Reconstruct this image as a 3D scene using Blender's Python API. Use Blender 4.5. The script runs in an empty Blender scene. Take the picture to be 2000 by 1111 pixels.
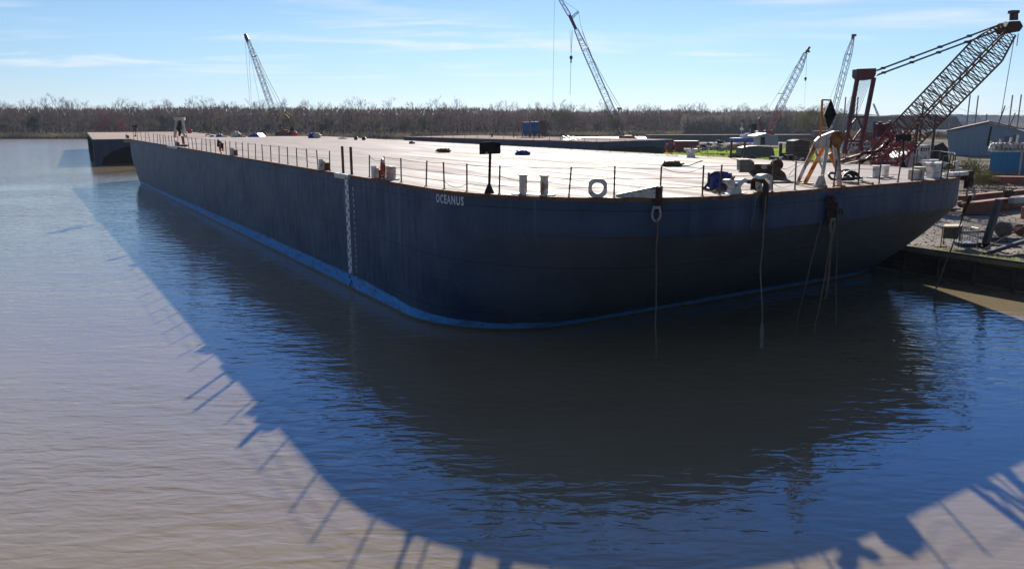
import bpy, bmesh, math, random
from math import sin, cos, pi, sqrt, radians, atan2
from mathutils import Vector, Matrix, noise
random.seed(7)
S = bpy.context.scene
COL = S.collection
# ---------------------------------------------------------------- camera
CH, PITCH, F = 9.347, 0.2109, 1501.6
cd = bpy.data.cameras.new('camera'); cam = bpy.data.objects.new('camera', cd); COL.objects.link(cam)
cam.location = (0, 0, CH); cam.rotation_euler = (pi/2-PITCH, 0, 0)
cd.sensor_width = 36; cd.lens = 36*F/2000; cd.clip_start = .1; cd.clip_end = 20000
S.camera = cam
# ---------------------------------------------------------------- sun and sky
SUN_EL, SUN_AZ = radians(23.05), radians(5.2)      # azimuth clockwise from +Y
S.view_settings.view_transform = 'Standard'; S.view_settings.look = 'None'
S.view_settings.gamma = 1; S.view_settings.use_curve_mapping = False
S.view_settings.exposure = 1.35
sd = bpy.data.lights.new('sun', 'SUN'); sd.energy = 5.0; sd.angle = radians(.55); sd.color = (1, .93, .83)
so = bpy.data.objects.new('sun', sd); COL.objects.link(so)
sdir = Vector((sin(SUN_AZ)*cos(SUN_EL), cos(SUN_AZ)*cos(SUN_EL), sin(SUN_EL)))
so.rotation_euler = sdir.to_track_quat('Z', 'Y').to_euler()
S.cycles.use_denoising = True
S.cycles.max_bounces = 6; S.cycles.transparent_max_bounces = 8

class NT:
    def __init__(s, nt): s.nt = nt; nt.nodes.clear()
    def n(s, t, props=None, **inp):
        k = s.nt.nodes.new(t)
        for a, b in (props or {}).items(): setattr(k, a, b)
        for a, b in inp.items():
            key = int(a[1:]) if a[0] == 'i' and a[1:].isdigit() else a.replace('_', ' ')
            sk = k.inputs[key]
            if isinstance(b, bpy.types.NodeSocket): s.nt.links.new(b, sk)
            else: sk.default_value = b
        return k
    def link(s, a, b): s.nt.links.new(a, b)
    def math(s, op, a, b=0., clamp=False):
        return s.n('ShaderNodeMath', {'operation': op, 'use_clamp': clamp}, i0=a, i1=b).outputs[0]
    def mix(s, f, a, b, blend='MIX'):
        k = s.nt.nodes.new('ShaderNodeMix'); k.data_type = 'RGBA'; k.blend_type = blend
        for i, x in ((0, f), (6, a), (7, b)):
            if isinstance(x, bpy.types.NodeSocket): s.nt.links.new(x, k.inputs[i])
            else: k.inputs[i].default_value = x if i == 0 else (*x, 1)
        return k.outputs[2]
    def ramp(s, f, a, b, lo=0., hi=1.):
        return s.n('ShaderNodeMapRange', {'clamp': True}, i0=f, i1=a, i2=b, i3=lo, i4=hi).outputs[0]
    def map(s, vec, scale=(1, 1, 1), rot=(0, 0, 0), loc=(0, 0, 0)):
        return s.n('ShaderNodeMapping', None, i0=vec, i1=loc, i2=rot, i3=scale).outputs[0]
    def noise(s, vec, scale, detail=4, rough=.55, dist=0.):
        k = s.n('ShaderNodeTexNoise', None, Vector=vec, Scale=scale, Detail=detail, Roughness=rough, Distortion=dist)
        return k.outputs[0]

W = bpy.data.worlds.new('World'); S.world = W; W.use_nodes = True
w = NT(W.node_tree)
sky = w.n('ShaderNodeTexSky', {'sky_type': 'NISHITA', 'sun_disc': False, 'sun_elevation': SUN_EL, 'sun_rotation': SUN_AZ,
          'altitude': 0, 'air_density': 1.0, 'dust_density': .03, 'ozone_density': 4.0}).outputs[0]
tc = w.n('ShaderNodeTexCoord').outputs['Generated']
sep = w.n('ShaderNodeSeparateXYZ', None, i0=tc)
zc = w.math('MAXIMUM', sep.outputs[2], .02)
# cirrus: project the direction onto a high plane, stretch the noise into wisps
px_ = w.math('DIVIDE', sep.outputs[0], w.math('ADD', zc, .06)); py_ = w.math('DIVIDE', sep.outputs[1], w.math('ADD', zc, .06))
pl = w.n('ShaderNodeCombineXYZ', None, i0=px_, i1=py_, i2=0.).outputs[0]
n1 = w.noise(w.map(pl, (.34, 1.0, 1), (0, 0, .16), (3.4, .6, 0)), 1.1, 9, .60, 1.2)
n2 = w.noise(w.map(pl, (.55, .62, 1), (0, 0, .25), (1.3, 8.1, 0)), .8, 3, .5, .5)
cl = w.math('MULTIPLY', w.ramp(n1, .45, .63), w.ramp(n2, .45, .62))
cl = w.math('MULTIPLY', cl, w.ramp(sep.outputs[2], .02, .07))
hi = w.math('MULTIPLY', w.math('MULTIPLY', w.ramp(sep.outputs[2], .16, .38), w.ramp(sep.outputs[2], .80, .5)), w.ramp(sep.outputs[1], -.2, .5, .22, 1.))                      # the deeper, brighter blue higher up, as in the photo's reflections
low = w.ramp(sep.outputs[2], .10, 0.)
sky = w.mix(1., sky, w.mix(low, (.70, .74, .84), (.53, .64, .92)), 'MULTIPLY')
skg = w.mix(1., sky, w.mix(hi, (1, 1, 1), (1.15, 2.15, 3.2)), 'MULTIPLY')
rear = w.ramp(sep.outputs[1], -.1, .55, .58, 1.)            # sky behind and overhead dimmed to cut fill on the shaded water
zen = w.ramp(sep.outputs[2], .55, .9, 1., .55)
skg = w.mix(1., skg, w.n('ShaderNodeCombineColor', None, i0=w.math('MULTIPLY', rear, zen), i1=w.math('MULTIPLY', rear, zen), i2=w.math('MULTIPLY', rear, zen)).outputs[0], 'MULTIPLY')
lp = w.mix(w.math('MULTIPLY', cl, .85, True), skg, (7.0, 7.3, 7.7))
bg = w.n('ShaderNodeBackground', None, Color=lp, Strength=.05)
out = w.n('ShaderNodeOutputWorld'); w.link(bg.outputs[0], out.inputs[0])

# ---------------------------------------------------------------- helpers
FW = Vector((0, cos(PITCH), -sin(PITCH))); UP = Vector((0, sin(PITCH), cos(PITCH)))
def ray(px, py): return FW + Vector((1, 0, 0))*((px-1000)/F) + UP*((555.5-py)/F)
def atz(px, py, z):
    d = ray(px, py); return Vector((0, 0, CH)) + d*((z-CH)/d.z)
def aty(px, py, Y):
    d = ray(px, py); return Vector((0, 0, CH)) + d*(Y/d.y)
AZ = 1.00386
U = Vector((sin(AZ), cos(AZ), 0)); V = Vector((-cos(AZ), sin(AZ), 0)); C0 = Vector((1.441, 25.939, 0))
def B(u, v, z=0.): return C0 + U*u + V*v + Vector((0, 0, z))
def uv(P): d = P-C0; return d.dot(U), d.dot(V)
D = 6.4                                            # deck height over the water

class MB:
    def __init__(s): s.v = []; s.f = []; s.smooth = False
    def add(s, vs, fs):
        o = len(s.v); s.v += [Vector(x) for x in vs]; s.f += [tuple(i+o for i in f) for f in fs]; return s
    def box(s, c, size, rz=0., M=None):
        c = Vector(c); h = Vector(size)/2; M = M or Matrix.Rotation(rz, 3, 'Z')
        s.add([c + M @ Vector((x*h.x, y*h.y, z*h.z)) for x in (-1, 1) for y in (-1, 1) for z in (-1, 1)],
              [(0, 1, 3, 2), (4, 6, 7, 5), (0, 4, 5, 1), (2, 3, 7, 6), (0, 2, 6, 4), (1, 5, 7, 3)]); return s
    def bar(s, p, q, wd, ht=None, up=(0, 0, 1)):
        p = Vector(p); q = Vector(q); ht = ht or wd; d = (q-p)
        if d.length < 1e-6: return s
        d.normalize(); up = Vector(up)
        x = d.cross(up)
        if x.length < 1e-3: x = d.cross(Vector((1, 0, 0)))
        x.normalize(); y = x.cross(d); x *= wd/2; y *= ht/2
        s.add([p-x-y, p+x-y, p+x+y, p-x+y, q-x-y, q+x-y, q+x+y, q-x+y],
              [(0, 1, 2, 3), (7, 6, 5, 4), (0, 4, 5, 1), (1, 5, 6, 2), (2, 6, 7, 3), (3, 7, 4, 0)]); return s
    def tube(s, pts, r, seg=6, closed=False, r2=None):
        pts = [Vector(x) for x in pts]; n = len(pts); rings = []; px = None
        for i, p in enumerate(pts):
            a = pts[(i-1) % n] if (closed or i > 0) else p; b = pts[(i+1) % n] if (closed or i < n-1) else p
            d = (b-a)
            d = d.normalized() if d.length > 1e-9 else Vector((0, 0, 1))
            if px is None: px = d.orthogonal().normalized()
            px = (px - d*px.dot(d))
            px = px.normalized() if px.length > 1e-6 else d.orthogonal().normalized()
            y = d.cross(px); rr = r[i] if isinstance(r, (list, tuple)) else (r if r2 is None else r+(r2-r)*i/(n-1))
            rings.append([p + px*(rr*cos(2*pi*k/seg)) + y*(rr*sin(2*pi*k/seg)) for k in range(seg)])
        vs = [q for g in rings for q in g]; fs = []
        for i in range(n if closed else n-1):
            j = (i+1) % n
            for k in range(seg): fs.append((i*seg+k, i*seg+(k+1) % seg, j*seg+(k+1) % seg, j*seg+k))
        if not closed: fs += [tuple(range(seg))[::-1], tuple((n-1)*seg+k for k in range(seg))]
        s.add(vs, fs); return s
    def lathe(s, base, prof, seg=20, axis=(0, 0, 1)):       # prof: (height, radius)
        ax = Vector(axis).normalized(); base = Vector(base)
        x = ax.orthogonal().normalized(); y = ax.cross(x); vs = []
        for h, r in prof: vs += [base + ax*h + x*(r*cos(2*pi*k/seg)) + y*(r*sin(2*pi*k/seg)) for k in range(seg)]
        fs = [(i*seg+k, i*seg+(k+1) % seg, (i+1)*seg+(k+1) % seg, (i+1)*seg+k) for i in range(len(prof)-1) for k in range(seg)]
        fs += [tuple(range(seg))[::-1], tuple((len(prof)-1)*seg+k for k in range(seg))]
        s.add(vs, fs); return s
    def prism(s, poly, d):                                  # poly: world points of a flat outline, d: thickness vector
        n = len(poly); d = Vector(d); poly = [Vector(x) for x in poly]
        s.add(poly+[x+d for x in poly], [tuple(range(n)), tuple(range(2*n-1, n-1, -1))]+[(i, n+i, n+(i+1) % n, (i+1) % n) for i in range(n)]); return s
    def blob(s, c, r, seg=12, rings=7, amp=.25, sc=1.5, seed=0.):
        c = Vector(c); r = Vector(r) if not isinstance(r, (int, float)) else Vector((r, r, r)); vs = []
        for i in range(rings+1):
            th = pi*i/rings
            for k in range(seg):
                ph = 2*pi*k/seg; d = Vector((sin(th)*cos(ph), sin(th)*sin(ph), cos(th)))
                m = 1+amp*noise.noise(d*sc+Vector((seed, seed*2.1, 0)))*2
                vs.append(c+Vector((d.x*r.x, d.y*r.y, d.z*r.z))*m)
        s.add(vs, [(i*seg+k, (i+1)*seg+k, (i+1)*seg+(k+1) % seg, i*seg+(k+1) % seg) for i in range(rings) for k in range(seg)]); return s
    def build(s, name, m, parent=None, smooth=None, bevel=0.):
        off = parent.get('_w', (0, 0, 0)) if parent else (0, 0, 0); off = Vector(off)
        me = bpy.data.meshes.new(name); me.from_pydata([tuple(x-off) for x in s.v], [], s.f); me.validate()
        bm = bmesh.new(); bm.from_mesh(me); bmesh.ops.recalc_face_normals(bm, faces=bm.faces); bm.to_mesh(me); bm.free()
        o = bpy.data.objects.new(name, me); COL.objects.link(o)
        if m: me.materials.append(m)
        if smooth if smooth is not None else s.smooth:
            for p_ in me.polygons: p_.use_smooth = True
            me.set_sharp_from_angle(angle=radians(38))
        if bevel:
            b = o.modifiers.new('bevel', 'BEVEL'); b.width = bevel; b.segments = 2; b.limit_method = 'ANGLE'
        if parent: o.parent = parent; o['_w'] = tuple(off)
        return o
def tag(o, label=None, cat=None, group=None, kind=None):
    for k, x in (('label', label), ('category', cat), ('group', group), ('kind', kind)):
        if x: o[k] = x
    return o
def thing(name, label, cat, loc, group=None):
    o = bpy.data.objects.new(name, None); COL.objects.link(o); o.location = loc; o['_w'] = tuple(Vector(loc))
    o.empty_display_size = .2
    return tag(o, label, cat, group)
def copy_tree(o, loc=None, rz=None, label=None, parent=None, scale=None):
    c = o.copy(); COL.objects.link(c); c.parent = parent
    for ch in list(o.children): copy_tree(ch, parent=c)
    if loc is not None: c.location = loc
    if rz is not None: c.rotation_euler = (0, 0, rz)
    if scale is not None: c.scale = scale
    if label: c['label'] = label
    return c

# ---------------------------------------------------------------- materials
def hexl(r, g, b): return tuple((x/255/12.92 if x/255 <= .04045 else ((x/255+.055)/1.055)**2.4) for x in (r, g, b))
def mat(name, c1, c2=None, scale=3., rough=.6, metal=0., rust=0., rustc=(.16, .055, .02), bump=.2, bscale=30., stretch=(1, 1, 1), spec=.2, lo=.35, hi=.65, rscale=2., trans=0.):
    m = bpy.data.materials.new(name); m.use_nodes = True; t = NT(m.node_tree)
    co = t.n('ShaderNodeTexCoord').outputs['Object']; mp = t.map(co, stretch)
    col = (*c1, 1)
    if c2: col = t.mix(t.ramp(t.noise(mp, scale, 5), lo, hi), c1, c2)
    if rust > 0:
        r = t.ramp(t.noise(t.map(co, stretch, loc=(5, 3, 1)), rscale, 8, .7), .72-rust*.45, .78-rust*.4)
        base = col if c2 else c1
        col = t.mix(r, base, t.mix(t.noise(co, 14, 3), rustc, tuple(x*.4 for x in rustc)))
    b = t.n('ShaderNodeBsdfPrincipled', None, Base_Color=col, Metallic=metal)
    rn = t.ramp(t.noise(mp, scale*2.3, 3), .3, .7, max(rough-.12, .02), min(rough+.12, 1)); t.link(rn, b.inputs['Roughness'])
    b.inputs['Specular IOR Level'].default_value = spec
    if bump:
        bp = t.n('ShaderNodeBump', None, Strength=bump, Distance=.02, Height=t.noise(mp, bscale, 4)); t.link(bp.outputs[0], b.inputs['Normal'])
    o = t.n('ShaderNodeOutputMaterial'); sh = b.outputs[0]
    if trans:
        tl = t.n('ShaderNodeBsdfTranslucent', None, Color=col); sh = t.n('ShaderNodeMixShader', None, i0=trans, i1=b.outputs[0], i2=tl.outputs[0]).outputs[0]
    t.link(sh, o.inputs[0]); return m
# ================================================================ WATER
def water_mat():
    m = bpy.data.materials.new('river_water'); m.use_nodes = True; t = NT(m.node_tree)
    co = t.n('ShaderNodeTexCoord').outputs['Object']
    big = t.noise(t.map(co, (.05, .09, 1)), 1., 4)
    col = t.mix(t.ramp(big, .35, .7), (.150, .119, .072), (.188, .152, .097))
    sp = t.n('ShaderNodeSeparateXYZ', None, i0=co)
    # a wind ripple running roughly across the view plus shorter cross chop
    r1 = t.noise(t.map(co, (.80, 2.2, 1), (0, 0, -.30)), 1.0, 2, .45, .5)
    r2 = t.noise(t.map(co, (2.0, 4.4, 1), (0, 0, .22)), 1.0, 2, .5, .4)
    r3 = t.noise(t.map(co, (.25, .6, 1), (0, 0, -.15)), 1.0, 1, .5, .3)
    h = t.math('ADD', t.math('MULTIPLY', r1, 1.0), t.math('MULTIPLY', r2, .34)); h = t.math('ADD', h, t.math('MULTIPLY', r3, 1.0))
    calm = t.noise(t.map(co, (.03, .06, 1), loc=(9, 2, 0)), 1., 3)
    far = t.ramp(sp.outputs[1], 60., 330., 0., 1.)
    st = t.math('MULTIPLY', t.ramp(calm, .35, .65, .45, 1.45), t.ramp(sp.outputs[1], 15., 120., .030, .036))
    bp = t.n('ShaderNodeBump', None, Strength=1.0, Distance=st, Height=h)
    rg = t.ramp(sp.outputs[1], 40., 300., .02, .20)
    b = t.n('ShaderNodeBsdfPrincipled', None, Base_Color=col, Roughness=rg, IOR=1.333)
    t.link(bp.outputs[0], b.inputs['Normal'])
    o = t.n('ShaderNodeOutputMaterial'); t.link(b.outputs[0], o.inputs[0]); return m
wb = MB()
xs = [-6000, -1500, -600, -250, -100, 0, 100, 250, 600, 1500, 6000]; ys = [-300, -50, 0, 50, 100, 200, 300, 420, 560, 760, 1100, 2500, 9000]
wb.add([(x, y, 0) for y in ys for x in xs], [(j*11+i, j*11+i+1, (j+1)*11+i+1, (j+1)*11+i) for j in range(12) for i in range(10)])
tag(wb.build('water', water_mat()), kind='structure')

# ================================================================ BARGE
L, WD, RD_, RW_ = 122., 32.6, 9.4, 5.9
ZK = 4.88
def near_in(z): t = max(0, (ZK-z)/ZK); return 6.6*(.8*t+.2*t*t)
def far_in(z): t = max(0, (4.9-z)/4.9); return 11*t**1.6
def rad(z): return RW_+(RD_-RW_)*min(1, max(0, z/ZK))
def outline(z, inset=0., nc=14):
    a, b, R = near_in(z)+inset, L-far_in(z)-inset, rad(z)-inset; w0, w1 = inset, WD-inset; pts = []
    for cx, cy, a0 in ((w0+R, a+R, pi), (w1-R, a+R, 1.5*pi), (w1-R, b-R, 0), (w0+R, b-R, .5*pi)):
        for k in range(nc+1):
            th = a0+(pi/2)*k/nc; pts.append((cx+R*cos(th), cy+R*sin(th)))
    return pts
def edge(s, z=D, off=0.):
    """point on the hull outline: s<0 runs aft along the port side, 0..arc is the rounded corner, beyond it the near end"""
    R = rad(z); a = near_in(z); arc = R*pi/2
    if s < 0:
        v_ = RD_-s; k = a+R-v_
        if k <= 0: P = (0, v_); n = (-1, 0)
        else: P = (R-sqrt(max(0, R*R-k*k)), v_); n = (-(R-P[0])/R, -k/R)
    elif s < arc: th = pi+s/R; P = (R+R*cos(th), a+R+R*sin(th)); n = (cos(th), sin(th))
    else: P = (R+s-arc, a); n = (0, -1)
    return B(P[0]+n[0]*off, P[1]+n[1]*off, z), U*n[0]+V*n[1]
def edge_at_px(px, inset=.3, z=D):
    lo, hi = -112., rad(z)*pi/2+WD-rad(z)-2
    from math import isclose
    def X(s):
        P, n = edge(s, z, -inset); d = P-Vector((0, 0, CH)); return 1000+F*d.x/d.dot(FW)
    for _ in range(50):
        mid = (lo+hi)/2
        if X(mid) < px: lo = mid
        else: hi = mid
    return lo
def hull_mat():
    m = bpy.data.materials.new('navy_hull_paint'); m.use_nodes = True; t = NT(m.node_tree)
    co = t.n('ShaderNodeTexCoord').outputs['Object']
    # local frame of the barge: x across, y along
    lc = t.map(co, rot=(0, 0, -(pi/2-AZ)), loc=(0, 0, 0))
    sp = t.n('ShaderNodeSeparateXYZ', None, i0=lc); x, y, z = sp.outputs
    patch = t.noise(t.map(lc, (.25, .25, .35)), 1., 5, .6)
    streak = t.noise(t.map(lc, (1.3, 1.3, .07)), 1., 5, .62)
    fine = t.noise(t.map(lc, (3, 3, .5)), 1., 6, .7)
    c = t.mix(t.ramp(patch, .40, .60), (.017, .037, .085), (.042, .074, .135))
    c = t.mix(t.math('MULTIPLY', t.ramp(streak, .5, .72), .3), c, (.035, .07, .13))
    c = t.mix(t.math('MULTIPLY', t.ramp(fine, .5, .8), .45), c, (.02, .03, .045))
    # painted-over rectangles near the top of the end plates
    br = t.n('ShaderNodeTexBrick', {'offset': .37, 'squash': 1.}, Vector=t.map(t.n('ShaderNodeCombineXYZ', None, i0=t.math('ADD', x, t.math('MULTIPLY', y, .9)), i1=z, i2=0.).outputs[0], (1, 1, 1)), Scale=1.,
             Color1=(0, 0, 0, 1), Color2=(1, 1, 1, 1), Mortar=(.5, .5, .5, 1))
    br.inputs['Mortar Size'].default_value = .0; br.inputs['Brick Width'].default_value = 2.6; br.inputs['Row Height'].default_value = 2.44; br.inputs['Bias'].default_value = 0
    c = t.mix(t.math('MULTIPLY', t.n('ShaderNodeSeparateColor', None, i0=br.outputs[0]).outputs[0], .30), c, (.065, .095, .12))
    # greyer band below the knuckle of the near end, pale scuff marks
    low = t.ramp(z, 4.9, 4.75); endf = t.ramp(y, 8., 3.)
    sm = t.math('MULTIPLY', t.math('MULTIPLY', low, endf), .75)
    c = t.mix(sm, c, t.mix(t.ramp(patch, .3, .7), (.075, .078, .088), (.105, .107, .118)))
    scr = t.noise(t.map(lc, (.5, .5, 6.), rot=(.1, .1, 0)), 1., 6, .75)
    c = t.mix(t.math('MULTIPLY', t.ramp(scr, .66, .74), .35), c, (.12, .14, .16))
    # rust at the deck edge, at seams and under the fittings
    ru = t.noise(t.map(lc, (.6, .6, .10)), 1., 7, .7)
    rz = t.math('MULTIPLY', t.ramp(ru, .58, .72), t.ramp(z, 2.6, 6.2, .0, .55))
    c = t.mix(rz, c, (.055, .028, .018))
    edge_r = t.math('MULTIPLY', t.ramp(z, 6.28, 6.36), t.ramp(t.noise(lc, 1.1, 5), .35, .6, .2, .9))
    c = t.mix(edge_r, c, (.10, .035, .016))
    kn = t.math('MULTIPLY', t.math('MULTIPLY', t.ramp(t.math('ABSOLUTE', t.math('SUBTRACT', z, 4.86)), .09, .02), t.ramp(y, 5., 1.5)), t.ramp(t.noise(lc, .5, 4), .4, .6, .1, .9))
    c = t.mix(kn, c, (.075, .04, .022))
    # welded plate seams
    def seam(cc, off, per, wd):
        f = t.math('FRACT', t.math('DIVIDE', t.math('ADD', cc, off), per)); return t.ramp(t.math('ABSOLUTE', t.math('SUBTRACT', f, .5)), wd/per, wd*.3/per)
    sm_ = t.math('MAXIMUM', t.math('MULTIPLY', seam(y, 1.3, 9.15, .05), t.ramp(y, 12., 13.)), seam(z, .2, 2.44, .035))
    sm_ = t.math('MAXIMUM', sm_, t.math('MULTIPLY', seam(x, .9, 3.05, .05), t.math('MULTIPLY', t.ramp(y, .6, .3), t.ramp(z, 4.8, 4.9))))
    c = t.mix(t.math('MULTIPLY', sm_, .6), c, (.006, .010, .017))
    # rub marks left by fenders and lines, long and nearly level, and pale chalky runs
    rub = t.noise(t.map(lc, (.06, .06, 2.2), rot=(.03, 0, 0), loc=(0, 0, 3)), 1., 7, .72)
    c = t.mix(t.math('MULTIPLY', t.ramp(rub, .57, .66), .5), c, (.055, .08, .115))
    run = t.noise(t.map(lc, (2.4, 2.4, .05), loc=(7, 1, 0)), 1., 4, .6)
    c = t.mix(t.math('MULTIPLY', t.math('MULTIPLY', t.ramp(run, .60, .70), t.ramp(z, 1.5, 6.)), .55), c, (.10, .135, .17))
    # boot stripe
    wob = t.math('MULTIPLY', t.math('SUBTRACT', t.noise(t.map(lc, (.35, .35, 0)), 1., 5, .7), .5), .28)
    top = t.math('ADD', t.math('ADD', t.ramp(y, 8., 17., .44, .82), wob), t.ramp(y, 35., 90., 0., -.38))
    blue = t.ramp(t.math('SUBTRACT', z, top), .03, -.03)
    bc = t.mix(t.ramp(fine, .4, .7), (.05, .25, .60), (.08, .33, .70))
    bc = t.mix(t.ramp(t.noise(t.map(lc, (1.2, 1.2, 3)), 1., 6, .7), .50, .62, 0, .75), bc, (.07, .085, .12))
    c = t.mix(blue, c, bc)
    c = t.mix(t.ramp(t.math('ADD', z, t.math('MULTIPLY', wob, .3)), .17, .07), c, (.10, .088, .06))
    b = t.n('ShaderNodeBsdfPrincipled', None, Base_Color=c, Roughness=t.ramp(fine, .3, .7, .42, .68)); b.inputs['Specular IOR Level'].default_value = .22
    wav = t.noise(t.map(lc, (.8, .8, .5)), 1., 2)
    hh = t.math('ADD', t.math('MULTIPLY', wav, 2.2), t.math('MULTIPLY', sm_, -.12)); hh = t.math('ADD', hh, t.math('MULTIPLY', fine, .06)); hh = t.math('ADD', hh, t.math('MULTIPLY', t.math('SINE', t.math('MULTIPLY', t.math('ADD', x, y), 8.6)), .10))
    bp = t.n('ShaderNodeBump', None, Strength=.7, Distance=.05, Height=hh); t.link(bp.outputs[0], b.inputs['Normal'])
    o = t.n('ShaderNodeOutputMaterial'); t.link(b.outputs[0], o.inputs[0]); return m
def deck_mat():
    m = bpy.data.materials.new('deck_timber'); m.use_nodes = True; t = NT(m.node_tree)
    co = t.n('ShaderNodeTexCoord').outputs['Object']; lc = t.map(co, rot=(0, 0, -(pi/2-AZ)))
    sp = t.n('ShaderNodeSeparateXYZ', None, i0=lc); x, y, z = sp.outputs
    a = t.noise(t.map(lc, (.55, .09, 1)), 1., 6, .65, .4); b_ = t.noise(t.map(lc, (2.2, .16, 1)), 1., 6, .68, .3); g = t.noise(t.map(lc, (.08, .08, 1)), 1., 4, .6)
    c = t.mix(t.ramp(a, .35, .65), (.21, .18, .165), (.31, .275, .255)); c = t.mix(t.ramp(b_, .45, .7, 0, .6), c  , (.18, .12, .095))
    c = t.mix(t.ramp(g, .5, .72, 0, .5), c, (.20, .125, .08))
    f = t.math('FRACT', t.math('DIVIDE', x, .30)); gap = t.ramp(t.math('ABSOLUTE', t.math('SUBTRACT', f, .5)), .47, .49)
    c = t.mix(t.math('MULTIPLY', gap, .5), c, (.12, .09, .07))
    edg = t.noise(t.map(lc, (.3, .3, 1)), 1., 6, .7)
    rr = t.ramp(t.noise(t.map(lc, (1.1, .08, 1), loc=(4, 4, 0)), 1., 6, .65, .5), .38, .62, .6, .9)
    b = t.n('ShaderNodeBsdfPrincipled', None, Base_Color=c, Roughness=rr)
    b.inputs['Specular IOR Level'].default_value = .025
    bp = t.n('ShaderNodeBump', None, Strength=.6, Distance=.02, Height=t.math('ADD', t.math('MULTIPLY', a, 2.5), b_)); t.link(bp.outputs[0], b.inputs['Normal'])
    o = t.n('ShaderNodeOutputMaterial'); t.link(b.outputs[0], o.inputs[0]); return m
M = {}
M['hull'] = hull_mat(); M['deck'] = deck_mat()
M['rustedge'] = mat('rusty_edge', (.10, .04, .02), (.20, .10, .06), 3, .8, bump=.4)
barge = thing('deck_barge', 'huge navy blue deck barge with rounded corner and name on its side', 'barge', C0)
hb = MB(); zs = [-1.5, -.4, 0, .4, 1, 1.6, 2.2, 2.8, 3.4, 4., 4.5, 4.82, 4.94, 5.4, 5.9, 6.36]
n0 = None
for z in zs:
    o = outline(z if z > 0 else z*.3); n0 = len(o); hb.v += [B(a, b, z) for a, b in o]
for j in range(len(zs)-1):
    for i in range(n0): hb.f.append((j*n0+i, j*n0+(i+1) % n0, (j+1)*n0+(i+1) % n0, (j+1)*n0+i))
hb.f.append(tuple(range(n0))[::-1]); hb.f.append(tuple((len(zs)-1)*n0+i for i in range(n0)))
hb.build('hull', M['hull'], barge, smooth=True)
dk = MB(); o = outline(D, .06)
dk.v = [B(a, b, 6.37) for a, b in o]+[B(a, b, 6.4) for a, b in o]; n0 = len(o)
dk.f = [(i, (i+1) % n0, n0+(i+1) % n0, n0+i) for i in range(n0)]+[tuple(n0+i for i in range(n0))]
dk.build('deck', M['deck'], barge)
rb = MB(); oo = outline(D, -.03); oi = outline(D, .09)      # rusty fender bar round the deck edge
rb.v = [B(a, b, 6.27) for a, b in oo]+[B(a, b, 6.42) for a, b in oo]+[B(a, b, 6.42) for a, b in oi]+[B(a, b, 6.27) for a, b in oi]
for k in range(4):
    for i in range(n0): rb.f.append((k*n0+i, k*n0+(i+1) % n0, ((k+1) % 4)*n0+(i+1) % n0, ((k+1) % 4)*n0+i))
rb.build('deck_edge_bar', M['rustedge'], barge)
# ================================================================ BARGE FITTINGS
M['white'] = mat('white_marine_paint', (.60, .585, .55), (.47, .45, .41), 4, .5, rust=.35, bump=.25, rscale=3.)
M['whiterust'] = mat('white_paint_rust_streaked', (.60, .56, .50), (.44, .37, .30), 3, .6, rust=.44, rustc=(.26, .10, .035), bump=.4, stretch=(1, 1, .35), rscale=2.2)
M['letter'] = mat('white_lettering', (.62, .66, .70), (.42, .47, .53), 6, .6, bump=.1)
M['black'] = mat('black_paint', (.012, .012, .014), (.03, .028, .028), 5, .75, bump=.2, spec=.03)
M['steel'] = mat('weathered_post_steel', (.05, .045, .045), (.12, .07, .05), 8, .7, bump=.3)
M['wire'] = mat('wire_rope', (.06, .055, .055), (.14, .12, .10), 20, .7, bump=.1)
M['orange'] = mat('orange_red_ring', (.50, .045, .02), (.38, .03, .02), 5, .5, bump=.1)
M['rust'] = mat('heavy_rust', (.16, .06, .025), (.07, .03, .018), 4, .85, bump=.6)
M['darkrust'] = mat('dark_rust', (.07, .035, .022), (.03, .02, .016), 5, .85, bump=.6)
M['rope'] = mat('fibre_rope', (.19, .135, .095), (.11, .08, .058), 18, .9, bump=.5)
M['ropegrey'] = mat('grey_rope', (.21, .19, .165), (.12, .11, .095), 18, .9, bump=.5)
M['ropeolive'] = mat('olive_net_rope', (.11, .10, .05), (.05, .05, .028), 8, .95, bump=.8)
M['bluerope'] = mat('blue_rope', (.02, .03, .16), (.03, .05, .25), 12, .8, bump=.6)
M['hose'] = mat('black_hose', (.02, .02, .022), None, 5, .5)
M['machine'] = mat('grimy_machine', (.035, .032, .026), (.08, .065, .045), 5, .7, rust=.3, bump=.4)
M['orangepaint'] = mat('orange_rusty_paint', (.62, .27, .06), (.42, .15, .04), 4, .6, rust=.35, bump=.3)
M['galv'] = mat('galvanised_steel', (.33, .34, .36), (.22, .23, .25), 6, .45, metal=.0, bump=.1)

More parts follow.
